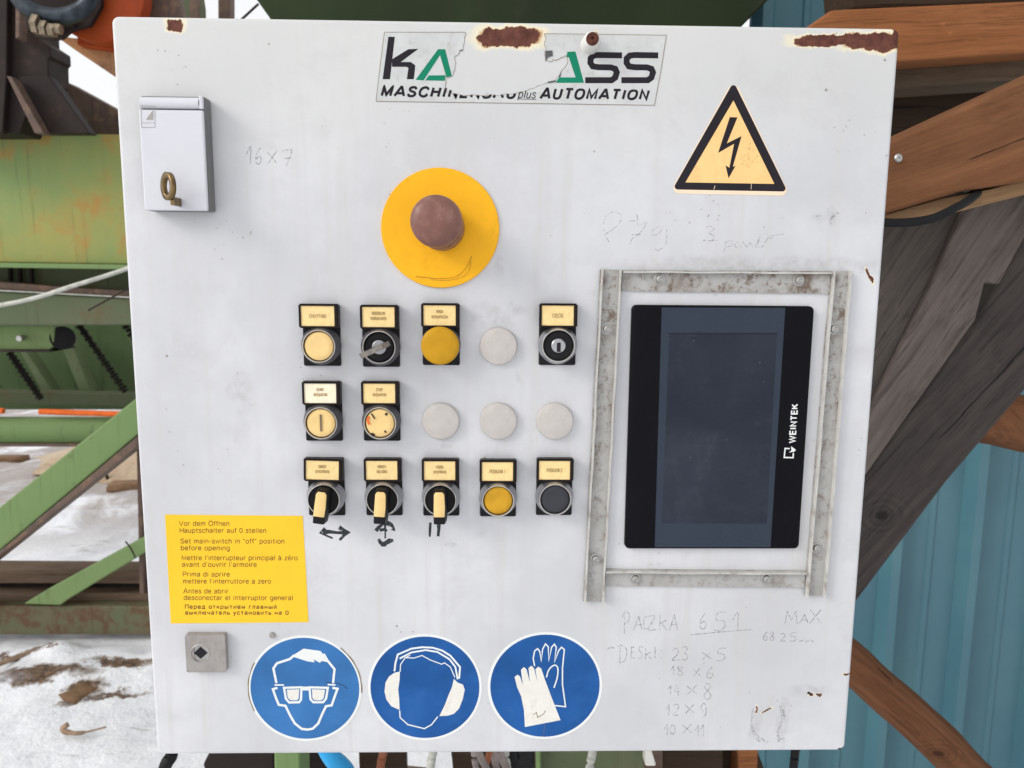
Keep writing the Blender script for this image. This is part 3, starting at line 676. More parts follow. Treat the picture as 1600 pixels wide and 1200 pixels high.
for a in ([(10,552),(20,550),(70,624),(60,626)], [(118,508),(130,508),(204,612),(190,616)], [(190,508),(202,508),(290,640),(276,640)]):
    # one sprocket chain per slanting run: links along a line, joined in one small mesh
    p0 = (Vector(a[0])+Vector(a[1]))/2; p1 = (Vector(a[2])+Vector(a[3]))/2; bm = bmesh.new(); n = 22
    for k in range(n):
        q = p0.lerp(p1, k/n); q2 = p0.lerp(p1, (k+.72)/n); u = on(q.x,q.y,2.95); v = on(q2.x,q2.y,2.95)
        tube([u, v], .013 if k % 2 else .018, 6, bm)
    link('drive_chain', bm, 'chain', gm)
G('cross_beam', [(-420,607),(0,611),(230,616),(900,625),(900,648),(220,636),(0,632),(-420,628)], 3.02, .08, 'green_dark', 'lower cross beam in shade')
bm = tube([on(62,643,2.86), on(188,647,2.86)], .013, 12); link('guard_rod', bm, 'orange_bright', gm, smooth=True, label='bright orange rod')
bm = tube([on(-60,638,2.86), on(6,642,2.86)], .013, 12); link('guard_rod', bm, 'orange_bright', gm, smooth=True)
bm = tube([on(-420,672,2.92), on(900,672,2.92)], .062, 28); link('round_tube', bm, 'green_clean', gm, smooth=True, label='green horizontal tube')
G('tube_flange', [(-420,693),(900,693),(900,698),(-420,698)], 2.88, .12, 'brown_steel', None, .002)
# diagonal braces
G('diagonal_brace', [(-380,1095),(0,792),(209,625),(420,457),(420,509),(210,684),(0,860),(-380,1166)], 2.36, .035, 'green_clean', 'broad light green diagonal brace')
G('brace_lip', [(-380,1168),(0,862),(210,686),(420,511),(420,532),(210.6,701),(0,869),(-380,1172)], 2.34, .12, 'brown_steel', None, .002)
G('post', [(213,690),(219,690),(225,928),(218,928)], 2.46, .05, 'brown_steel', 'thin dark post', .002)
G('lower_brace', [(36,944),(76,920),(222,840.5),(420,733),(420,746),(223,866),(107.7,936),(94,946)], 2.42, .03, 'green_clean', 'short green lower brace')
bm = tube([on(196,846,2.40), on(204,856,2.40), on(212,872,2.40)], .003, 6); link('scratch_mark', bm, 'dark_steel', gm)
G('base_timber', [(-420,889),(900,897),(900,914),(-420,911)], 2.52, .12, 'base_timber', 'upper brown base timber')
G('base_rail', [(-420,911),(900,915),(900,927),(-420,926)], 2.56, .10, 'dark_steel', 'dark base rail')
G('base_timber', [(-420,926),(900,927),(900,948),(-420,946)], 2.50, .12, 'base_timber', 'lower brown base timber')
G('base_beam', [(-420,946),(900,949),(900,992),(-420,992)], 2.44, .14, 'rusty_base', 'rusty green base beam')
# feet so the frame stands
for x in (-420, 500, 860):
    G('foot', [(x,690),(x+30,690),(x+30,990),(x,990)], 2.62, .08, 'green_dark', None, .003)
for x in (-360, 620):
    G('support_leg', [(x,425),(x+26,425),(x+26,950),(x,950)], 2.80, .08, 'green_dark', None, .003)
# pale conduit and thin wire across the machine
bm = tube(spline([on(-200,510,2.30), on(0,477,2.30), on(60,464,2.30), on(110,448,2.30), on(198,420,2.32), on(330,370,2.34)], 6), .0085, 10)
tag(link('conduit', bm, 'pale_rod', smooth='all'), 'pale bent conduit crossing the green machine left of the cabinet', 'conduit')
bm = tube([on(138,485,2.40), on(198,452,2.40), on(300,398,2.42)], .0035, 8)
tag(link('wire', bm, 'dark_steel', smooth='all'), 'thin dark wire ending over the grey green channel beam', 'wire')

# dark steel column with diagonal struts, top left
dc = thing('steel_column', (on(20,200,1.5).x, 1.5, on(20,209,2.4).z), 'dark rusty steel column with slanting struts at the upper left edge', 'column')
def Dk(name, pxs, y, th, mat='dark_steel', label=None, bev=.004): return link(name, slab(pxs, y, th, bev), mat, dc, label=label)
Dk('column_body', [(-160,-60),(56,-60),(60,60),(78,72),(79,88),(75,92),(76,128),(60,130),(30,208),(-160,208)], 2.36, .14)
Dk('side_flange', [(-160,-60),(12,-60),(10,120),(4,208),(-160,208)], 2.33, .03, 'dark_steel', 'dull side flange')
Dk('flat_bar', [(24,-60),(33,-60),(30,58),(24,60)], 2.30, .05, 'brown_steel', 'light edged flat bar', .002)
Dk('strut', [(10,118),(18,120),(68,208),(54,208)], 2.28, .05, 'brown_steel', None, .002)
Dk('strut', [(30,120),(76,118),(140,208),(64,208)], 2.34, .06)
Dk('strut', [(76,118),(100,126),(180,170),(260,216),(260,232),(125,232)], 2.66, .12, 'brown_steel', 'broad mottled brown strut')

# orange guard with bolted shackle, top left
og = thing('orange_guard', (on(150,-10,1.4).x, 1.45, on(150,100,1.4).z), 'round orange painted pulley guard at the upper left behind the cabinet corner', 'guard')
c = on(150, -14, 2.05)
bm = bmesh.new(); bm = lathe(c.x, c.z, [(.0001,.0),(.10,.0),(.155,.004),(.158,.0),(.158,-.05),(.0001,-.05)], 64); bmesh.ops.translate(bm, vec=(0,2.05,0), verts=bm.verts)
link('orange_disc', bm, 'orange_paint', og, smooth=True)
link('orange_bracket', slab([(120,-60),(217,-60),(217,12),(218,80),(205,82),(120,70)], 2.10, .05, .004), 'orange_paint', og)
link('tan_plate', slab([(86,56),(125,60),(175,70),(222,58),(222,140),(178,119),(120,80)], 2.14, .02, .003), 'tan_rust', og, label='tan rusted plate under the disc')
link('grey_pipe', slab([(214,-60),(262,-60),(285,25),(320,70),(218,70)], 2.16, .06, .01), 'brown_steel', og, label='mottled grey brown arm')
p = on(85, -14, 1.95)
pts = [p+Vector((.115*math.cos(a), 0, .075*math.sin(a))) for a in [math.pi*(1.0+i/20) for i in range(21)]]
link('shackle', tube([pts[0]+Vector((0,0,.1))]+pts+[pts[-1]+Vector((0,0,.1))], .026, 16), 'gunmetal', og, smooth='all', label='dark grey curved shackle')
pts = [q+Vector((0,.0,.028)) for q in pts]
for k, (x, y) in enumerate(((58,38),(70,44),(82,47),(91,45))):
    q = on(x, y, 1.93); r = (.030,.024,.020,.016)[k]
    link('nut', tube([q+Vector((-.009,0,0)), q+Vector((.009,0,-.002))], r, 6), 'bolt_metal', og)
link('hub_plate', slab([(34,-60),(160,-60),(158,10),(140,40),(110,48),(96,60),(80,62),(56,58),(40,40)], 2.03, .02, .003), 'dark_steel', og, label='dark hub plate')
link('cover_plate', slab([(40,20),(62,18),(100,20),(108,36),(60,40),(46,36)], 1.98, .05, .006), 'dark_steel', og)

# objects against the sky, top
G2 = thing('steel_post', (on(285,20,2.4).x, 2.4, 1.0), 'grey green steel post against the white sky behind the top left of the cabinet', 'post')
link('post_body', slab([(258,-60),(300,-60),(310,5),(311,60),(310,240),(295,240),(290,30),(280,23),(258,-5)], 2.45, .08, .004), 'green_dark', G2)
link('post_edge', slab([(296,-60),(303,-60),(311,6),(311,240),(297,240)], 2.43, .018, .002), 'brown_steel', G2)
bm = slab([(340,-60),(359,-60),(360,240),(342,240)], 2.6, .06, .004)
tag(link('thin_post', bm, 'brown_steel'), 'thin brown post standing against the sky left of the hopper', 'post')
bm = tube([on(404,6,1.9), on(380,28,1.9), on(330,80,1.9)], .004, 8)
tag(link('stay_wire', bm, 'dark_steel'), 'thin stay rod slanting across the sky beside the hopper', 'rod')

# yard beyond the machine: sawdust heap, planks
bm = bmesh.new(); base = ground(165, 745); base = Vector((base.x, base.y, 0)); n = 36; rings = []
for k in range(9):
    rr = 1 - k/8; ring = []
    for i in range(n):
        a = 2*math.pi*i/n; q = Vector((math.cos(a)*rr*1.7, math.sin(a)*rr*.9, 0)); z = .34*(1-rr**1.6)
        z += .10*noise.noise(Vector((q.x*3, q.y*3, 3)))*(1-rr*.6)
        ring.append(bm.verts.new((base.x+1.0+q.x*1.1, base.y+.6+q.y, max(z, -.03))))
    rings.append(ring)
for A_, B_ in zip(rings, rings[1:]):
    for i in range(n): bm.faces.new((A_[i], A_[(i+1) % n], B_[(i+1) % n], B_[i]))
bm.faces.new(rings[-1])
tag(link('sawdust_heap', bm, 'sawdust', smooth='all'), 'brown sawdust heap on the snow seen beyond the diagonal brace', 'heap')
def lying(px0, px1, wid, th, mat, name, label, cat, z=.0, group=None):
    a = ground(*px0, z); b = ground(*px1, z); d = (b-a).normalized(); s_ = Vector((-d.y, d.x, 0))*wid/2; up = Vector((0,0,th))
    bm = bmesh.new(); vs = []
    for p_ in (a, b):
        for sg, u in ((-1,0),(1,0),(1,1),(-1,1)):
            j = Vector((random.uniform(-1,1), random.uniform(-1,1), 0))*wid*.15
            vs.append(bm.verts.new(p_+s_*sg+up*u+j))
    for f_ in ((0,1,2,3),(7,6,5,4),(0,4,5,1),(1,5,6,2),(2,6,7,3),(3,7,4,0)): bm.faces.new([vs[i] for i in f_])
    bmesh.ops.subdivide_edges(bm, edges=bm.edges, cuts=2, use_grid_fill=True)
    for v in bm.verts: v.co += Vector((noise.noise(v.co*22), noise.noise(v.co*22+Vector((3,0,0))), noise.noise(v.co*22+Vector((0,9,0)))*.5))*wid*.16
    return tag(link(name, bm, mat, smooth='all'), label, cat, group)
lying((175,765),(260,762), .12, .05, 'bark', 'plank', 'short brown plank on the snow below the sawdust heap', 'plank')
lying((-10,722),(42,722), .10, .05, 'bark', 'plank', 'dark plank on the far snow left of the diagonal brace', 'plank')
lying((120,742),(215,700), .5, .12, 'sawdust', 'plank_bundle', 'light brown boards lying at the far side of the yard', 'boards')
tag(link('stake', tube([on(165,739,5.0), on(172,758,5.0)], .012, 6), 'dark_steel'), 'small dark stake standing before the sawdust heap', 'stake')

# wood scraps and sticks on the near snow
lying((-40,1083),(118,1052), .07, .016, 'bark', 'wood_scrap', 'long brown wood scrap half sunk in the snow at the left edge', 'wood scrap', .02)
lying((105,1098),(150,1074), .09, .014, 'bark', 'wood_scrap', 'short thick brown wood scrap beside the hooked twig', 'wood scrap', .02)
lying((178,1058),(300,1040), .05, .014, 'bark', 'wood_scrap', 'dark brown wood scrap poking out behind the cabinet edge', 'wood scrap', .02)
bm = tube([ground(-30,1048,.05), ground(40,1022,.045), ground(96,1005,.05)], [.011,.011,.013], 8)
tag(link('stick', bm, 'twig', smooth='all'), 'straight brown stick lying on the snow left of the cabinet lock', 'stick')
bm = tube(spline([ground(100,1018,.03), ground(122,1018,.035), ground(146,1022,.03)], 4), .004, 6)
tag(link('twig', bm, 'dark_steel', smooth='all'), 'thin dark twig beside the straight stick', 'twig')
bm = tube(spline([ground(106,1132,.06), ground(98,1138,.05), ground(104,1144,.04), ground(128,1145,.035), ground(166,1136,.03)], 5), [.009]*12+[.007]*4+[.003]*5, 8)
tag(link('twig', bm, 'twig', smooth='all'), 'hooked pale twig on the snow at the lower left', 'twig')

# ---- things below the cabinet
bm = tube(spline([on(266,1160,.25), on(268,1180,.25), on(256,1205,.25), on(240,1290,.3), on(236,1420,.4)], 6), .0075, 12)
tag(link('hose', bm, 'rubber', smooth='all'), 'black hose hanging below the lower left corner of the cabinet', 'hose')
bm = tube(spline([on(500,1150,.32), on(520,1185,.32), on(545,1215,.34), on(590,1330,.4), on(600,1500,.5)], 6), .012, 16)
tag(link('hose', bm, 'hose_blue', smooth='all'), 'bright blue hose slanting out below the cabinet', 'hose')
st = thing('support_stand', (-.1, .5, 0), 'brown and green steel stand under the cabinet', 'stand')
def S(name, pxs, y, th, mat, label=None, bev=.003): return link(name, slab(pxs, y, th, bev), mat, st, label=label)
S('plate', [(335,1160),(428,1160),(428,1300),(345,1300),(317,1195)], .55, .04, 'dark_steel', 'dark brown plate')
S('post', [(427,1130),(468,1130),(478,1800),(440,1800)], .44, .06, 'green_clean', 'green post')
S('plate', [(466,1150),(516,1150),(560,1300),(466,1300)], .62, .03, 'dark_steel')
S('panel', [(838,1140),(1006,1140),(1010,1500),(842,1500)], .42, .05, 'green_dark', 'dull green panel')
S('panel_edge', [(838,1140),(845,1140),(849,1500),(842,1500)], .405, .014, 'green_clean')
S('bracket', [(806,1196),(835,1190),(835,1200),(812,1206)], .36, .03, 'rubber')
S('plate', [(800,1130),(812,1130),(812,1260),(800,1260)], .60, .03, 'dark_steel')
S('block', [(1006,1140),(1036,1140),(1036,1500),(1008,1500)], .54, .06, 'brown_steel', 'brown upright')
link('pale_block', slab([(1009,1172),(1018,1172),(1026,1198),(1008,1198)], .40, .03, .003), 'white_dirty', st)
gr = 'cables hanging under the middle of the cabinet'
for k, (x, dx, mat, r) in enumerate([(741,4,'cable_grey',.0035),(750,14,'cable_grey',.004),(764,-10,'brown_hose',.0035),(772,6,'cable_grey',.004),(783,12,'cable_grey',.0045),(792,4,'pale_rod',.003),(800,10,'rubber',.006),(808,-6,'rubber',.005)]):
    y = .14+.012*k
    bm = tube(spline([on(x-dx,1120,y), on(x,1180,y), on(x+dx,1215,y), on(x+dx*2,1320,y+.03), on(x+dx,1500,y+.08)], 6), r, 10)
    tag(link('cable', bm, mat, smooth='all'), ('thin grey cable at the left end of the bundle under the cabinet', 'grey cable crossing to the right in the bundle under the cabinet', 'red brown cable leaning left in the bundle under the cabinet', 'grey cable right beside the red brown one under the cabinet', 'thickest grey cable in the bundle under the cabinet', 'thin pale cable in the bundle under the cabinet', 'thick black cable in the bundle under the cabinet', 'black cable at the right end of the bundle under the cabinet')[k], 'cable', gr)
for x, mat, lab in ((598,'brown_hose','thin red brown pipe below the cabinet beside the blue hose'),(676,'pale_rod','pale pipe below the cabinet left of the cable bundle'),(925,'pale_rod','pale thin pipe in front of the dull green panel below the cabinet')):
    bm = tube(spline([on(x+6,1140,.36), on(x,1180,.36), on(x-5,1215,.36), on(x-20,1400,.4)], 5), .006, 10)
    tag(link('pipe', bm, mat, smooth='all'), lab, 'pipe')
S('back_board', [(558,1120),(632,1120),(640,1420),(570,1420)], .70, .03, 'dark_wood', 'dark brown board')
S('back_board', [(700,1130),(842,1130),(842,1420),(730,1420)], .75, .03, 'dark_wood', 'dark brown board')
tag(link('bark_log', tube([on(560,1290,1.0), on(640,1255,1.0), on(740,1250,1.05)], [.07,.08,.06], 14), 'base_timber', smooth='all'), 'dark bark covered log on the snow under the cabinet', 'log')

# ================================================================ THE CABINET
W, H = .600, .6029
cab = thing('electrical_cabinet', (0, .11, ZC-H/2), 'light grey steel control cabinet with rust spots, push buttons and dark touch panel', 'cabinet')
def K(name, bm, mat, parent=cab, smooth=False, label=None, kind=None): return link(name, bm, mat, parent, smooth=smooth, label=label, kind=kind)
# door: rounded corners, folded edges
def rrect(cx, cz, w_, h_, r, n=6):
    P = []
    for (sx, sz, a0) in ((1,1,0),(-1,1,90),(-1,-1,180),(1,-1,270)):
        for k in range(n+1):
            a = R(a0+90*k/n); P.append((cx+sx*(w_/2-r)+r*math.cos(a), cz+sz*(h_/2-r)+r*math.sin(a)))
    return P
def loops(cx, cz, w_, h_, prof):
    """prof: list of (inset, y, corner radius) from back to front, closed by a front face"""
    bm = bmesh.new(); rg = []
    for ins, y, r in prof: rg.append([bm.verts.new((x, y, z)) for x, z in rrect(cx, cz, w_-2*ins, h_-2*ins, max(r-ins, .0004))])
    for A, B in zip(rg, rg[1:]):
        for i in range(len(A)): bm.faces.new((A[i], A[(i+1) % len(A)], B[(i+1) % len(A)], B[i]))
    bm.faces.new(rg[-1]); bm.faces.new(rg[0][::-1]); return bm
rad = .0028
prof = [(0,.018,.0055),(0,rad,.0055)] + [(rad*(1-math.cos(a)), rad*(1-math.sin(a)), .0055) for a in [R(15*k) for k in range(1,7)]]
door = K('door', loops(0, ZC, W, H, prof), 'door', smooth='all')
dm = door.data
K('cabinet_body', box(-.292,.292,.019,.23,ZC-.294,ZC+.294,.004), 'door')
for z in (ZC+.2, ZC-.2): K('hinge', tube([(.290,.03,z-.02),(.290,.03,z+.02)], .006, 12), 'steel', smooth=True)

# --- torn maker's sticker
c5 = crop(560, 20, 3.2)
tear_l = [(535,97),(530,140),(524,180),(506,188),(496,212),(480,222),(487,250),(480,290),(466,318),(455,322),(438,322),(434,360),(440,395)]
tear_b = [(470,402),(500,408),(540,414),(580,410),(620,415),(660,408),(700,414),(740,406),(780,404),(830,394),(850,384),(880,376),(905,362),(940,352),(960,342),(985,338),(1000,320),(1012,300),(1020,285),(1040,262),(1050,240)]
tear_r = [(1040,215),(1015,222),(1000,232),(985,240),(975,232),(965,244),(935,240),(933,195),(940,180),(930,150),(938,130),(930,104)]
outl = [(130,97)] + tear_l + tear_b + tear_r + [(1540,112),(1512,290),(1480,462),(800,452),(88,442),(108,270)]
def rough(pts, amp=3.0, n=3):
    out = []
    for i in range(len(pts)-1):
        a, b = Vector(pts[i]), Vector(pts[i+1])
        for k in range(n):
            q = a.lerp(b, k/n); out.append((q.x+random.uniform(-amp,amp)*(k > 0), q.y+random.uniform(-amp,amp)*(k > 0)))
    out.append(pts[-1]); return out
tear = rough(tear_l+tear_b+tear_r)
outl = [(130,97)] + tear + [(1540,112),(1512,290),(1480,462),(800,452),(88,442),(108,270)]
def uv(pts, y=0): return pp(pts, y)
bsk = K('brand_sticker', sticker(uv(c5(outl)), 0), 'sticker_clear', label='torn silvery sticker with black and green lettering')
ys = -.00032
bm = bmesh.new()
for pts in ([(150,120),(182,120),(158,332),(121,332)], [(168,232),(250,182),(300,180),(212,246),(262,246),(284,262),(282,290),(277,332),(242,332),(250,276),(240,270),(168,270)]): fill(bm, c5(pts), ys)
K('letter', bm, 'ink', bsk)
for dx in (0, 181):
    bm = bmesh.new()
    pts = [(1318+dx,213),(1200+dx,211),(1176+dx,214),(1161+dx,228),(1160+dx,250),(1172+dx,268),(1200+dx,272),(1262+dx,273),(1284+dx,280),(1292+dx,298),(1284+dx,324),(1266+dx,337),(1134+dx,337)]
    stroke(bm, c5(pts), 30/3.2, ys); K('letter', bm, 'ink', bsk)
bm = bmesh.new()
fill(bm, c5([(398,182),(434,182),(468,318),(440,322),(408,212),(326,338),(286,335)]), ys)
fill(bm, c5([(334,338),(352,313),(436,312),(432,340)]), ys)
K('letter', bm, 'green_print', bsk, label='green slanted A with its right side torn')
bm = bmesh.new()
fill(bm, c5([(1045,195),(1085,193),(1128,350),(986,350),(1003,323),(1086,323),(1052,222),(1040,222)]), ys)
K('letter', bm, 'green_print', bsk, label='green A with its left side torn off')
tearpx = c5([(400,0)]+tear_l+[(432,330)]+tear_b+[(1100,0)])
clip = lambda x, y: inside((x, y), tearpx)
bm = lettering('MASCHINENBAU', c5([(118,369),(790,382),(784,426),(112,414)]), ys, wt=3.9, shear=.12, gap=.30, clip=clip)
bm = lettering('plus', c5([(800,388),(890,390),(887,427),(797,425)]), ys, wt=1.5, shear=.18, bm=bm)
bm = lettering('AUTOMATION', c5([(916,379),(1452,389),(1446,432),(910,428)]), ys, wt=3.9, shear=.12, gap=.30, bm=bm)
stroke(bm, c5([(795,431),(890,433)]), .9, ys)
K('lettering', bm, 'ink', bsk, kind='stuff')
# loose curled shreds along the tear
bm = bmesh.new()
for pts in ([(935,190),(970,188),(972,215),(950,222),(936,240)], [(945,345),(990,336),(985,346),(950,352)], [(1015,290),(1000,320),(1010,322)], [(505,188),(525,182),(518,192)]):
    bm = bmesh.new(); fill(bm, c5(pts), ys-.0003); K('torn_shred', bm, 'shred', bsk)
# dark dirty rim of the sticker
bm = bmesh.new()
stroke(bm, c5([(130,97),(535,97)]), .7, ys); stroke(bm, c5([(930,104),(1540,112),(1512,290),(1480,462),(800,452),(88,442),(108,270),(130,97)]), .7, ys); stroke(bm, c5(tear), .55, ys, wob=1)
K('sticker_rim', bm, 'ink_soft', bsk)
# white standoff with a rusty screw
q = on(926, 60, -.017)
so_ = K('standoff', lathe(q.x, q.z, [(.0001,0),(.0072,0),(.0066,.003),(.0062,.013),(.005,.015),(.0001,.015)], 24), 'white_plastic', smooth=True, label='white plastic standoff with rusty screw head')
K('screw', lathe(q.x, q.z, [(.0001,.0152),(.0047,.0152),(.0047,.0168),(.0036,.0178),(.0014,.0178),(.0010,.0165),(0,.0165)], 20), 'rusty_screw', so_, smooth=True)

# --- lock box upper left
h = .016
b_ = pp([(216,147),(319,150),(325,331),(224,327)], -h)
x0 = sum(p_[0] for p_ in (b_[0], b_[3]))/2; x1 = sum(p_[0] for p_ in (b_[1], b_[2]))/2; z1 = (b_[0][1]+b_[1][1])/2; z0 = (b_[2][1]+b_[3][1])/2
kb = K('key_box', box(x0, x1, -.0125, -.0002, z0, z1, .0015), 'box_side', label='grey key box with brass key')
ztop = z1-.0105
K('box_cover', box(x0, x1-.0008, -h, -.0127, z0, ztop, .0012), 'box_grey', kb)
K('hinge_bar', tube([(x0+.0012,-.0125,z1-.0052),(x1-.004,-.0125,z1-.0052)], .0042, 20), 'box_grey', kb, smooth=True)
K('hinge_knuckle', box(x1-.0038, x1-.0008, -h, -.0127, z1-.0095, z1, .0008), 'box_grey', kb)
bm = bmesh.new(); stroke(bm, [(220,166),(242,166),(242,199),(221,199)], .8, -h-.0002, closed=True); stroke(bm, [(222,192),(241,192)], .6, -h-.0002)
K('emblem_outline', bm, 'lock_steel', kb)
bm = bmesh.new(); fill(bm, [(228,187),(239,187),(239,172)], -h-.0002); K('emblem', bm, 'lock_steel', kb)
# brass key: oval bow seen from the side, standing out of the box
kc = on(263, 291, -.030); ang = R(38)
pts = []
for i in range(25):
    a = 2*math.pi*i/24; u = .0088*math.cos(a); v = .0122*math.sin(a)
    pts.append(kc+Vector((u*math.cos(ang), -u*math.sin(ang), v)))
bm = bmesh.new(); n = 24
for i in range(n):
    a = 2*math.pi*i/n; nrm = Vector((math.sin(ang), math.cos(ang), 0))
    quad = []
    for ro, th in ((.0080,-.0017),(.0080,.0017),(.0048,.0017),(.0048,-.0017)):
        quad.append(bm.verts.new(kc+Vector((ro*math.cos(a)*math.cos(ang), -ro*math.cos(a)*math.sin(ang), ro*1.28*math.sin(a)))+nrm*th))
vs = list(bm.verts)
for i in range(n):
    for k in range(4):
        a, b = vs[i*4+k], vs[i*4+(k+1) % 4]; c_, d_ = vs[((i+1) % n)*4+(k+1) % 4], vs[((i+1) % n)*4+k]
        bm.faces.new((a, b, c_, d_))
K('key', bm, 'brass', kb, smooth='all')
blade = kc + Vector((.002, 0, -.0105))
K('key_blade', box(blade.x-.0012, blade.x+.0016, -.030, -h-.0001, blade.z-.003, blade.z+.003, .0003), 'brass', kb)

# --- quarter-turn lock lower left
b_ = pp([(289,992),(353,993),(352,1051),(291,1050)], -.006)
x0, x1 = (b_[0][0]+b_[3][0])/2, (b_[1][0]+b_[2][0])/2; z1, z0 = (b_[0][1]+b_[1][1])/2, (b_[2][1]+b_[3][1])/2
q = on(313, 1021, -.006)
bm = bmesh.new()
out = [bm.verts.new((x, -.006, z)) for x, z in rrect((x0+x1)/2, (z0+z1)/2, x1-x0, z1-z0, .0015, 8)]
N = len(out); outb = [bm.verts.new((v.co.x, -.0002, v.co.z)) for v in out]
def ang_of(v): return math.atan2(v.co.z-q.z, v.co.x-q.x)
inn = [bm.verts.new((q.x+.0083*math.cos(ang_of(v)), -.006, q.z+.0083*math.sin(ang_of(v)))) for v in out]
innb = [bm.verts.new((v.co.x, -.0012, v.co.z)) for v in inn]
for i in range(N):
    j = (i+1) % N
    for A_, B_ in ((outb, out), (out, inn), (inn, innb)): bm.faces.new((A_[i], A_[j], B_[j], B_[i]))
bm.faces.new(innb); bm.faces.new(outb[::-1])
lk = K('lock', bm, 'lock_steel', label='square grey metal lock plate')
K('lock_ring', lathe(q.x, q.z, [(.0083,.0013),(.0083,.0062),(.0076,.0065),(.0072,.0052),(.0001,.0048)], 32), 'steel', lk, smooth=True)
K('key_hole', sticker([(q.x-.0056, q.z), (q.x, q.z-.0052), (q.x+.0056, q.z), (q.x, q.z+.0054)], -.0053, .0002), 'ink', lk)

# --- emergency stop
q = on(688, 357, 0); e0 = on(680, 341, -.050)
ex, ez = (q.x*.35+e0.x*.65), (q.z*.35+e0.z*.65)
es = K('emergency_stop', lathe(q.x, q.z, [(.0001,.0002),(.0462,.0002),(.0464,.0010),(.0460,.0019),(.0001,.0019)], 96), 'disc', smooth=True, label='faded red mushroom button on a yellow disc')
qc = on(687, 353, -.028); K('button_collar', lathe(qc.x, qc.z, [(.0178,.002),(.0178,.020),(.0176,.030),(.0165,.0335),(.0001,.034)], 48), 'mushroom', es, smooth=True)
K('mushroom_cap', lathe(ex, ez, [(.0150,.029),(.0174,.030),(.0187,.033),(.0192,.038),(.0189,.043),(.0178,.0468),(.0155,.0492),(.0115,.0506),(.006,.0513),(.0020,.0516),(0,.0514)], 64), 'mushroom', es, smooth='all')
c7 = crop(560, 240, 5)
bm = bmesh.new(); stroke(bm, c7([(450,960),(600,975),(720,972),(790,945),(850,880),(885,800)]), .8, -.0022, curve=4, wob=1); stroke(bm, c7([(560,985),(700,990),(810,965),(860,920),(880,840)]), .6, -.0022, curve=4, wob=1)
K('scratch', bm, 'scratch', es)

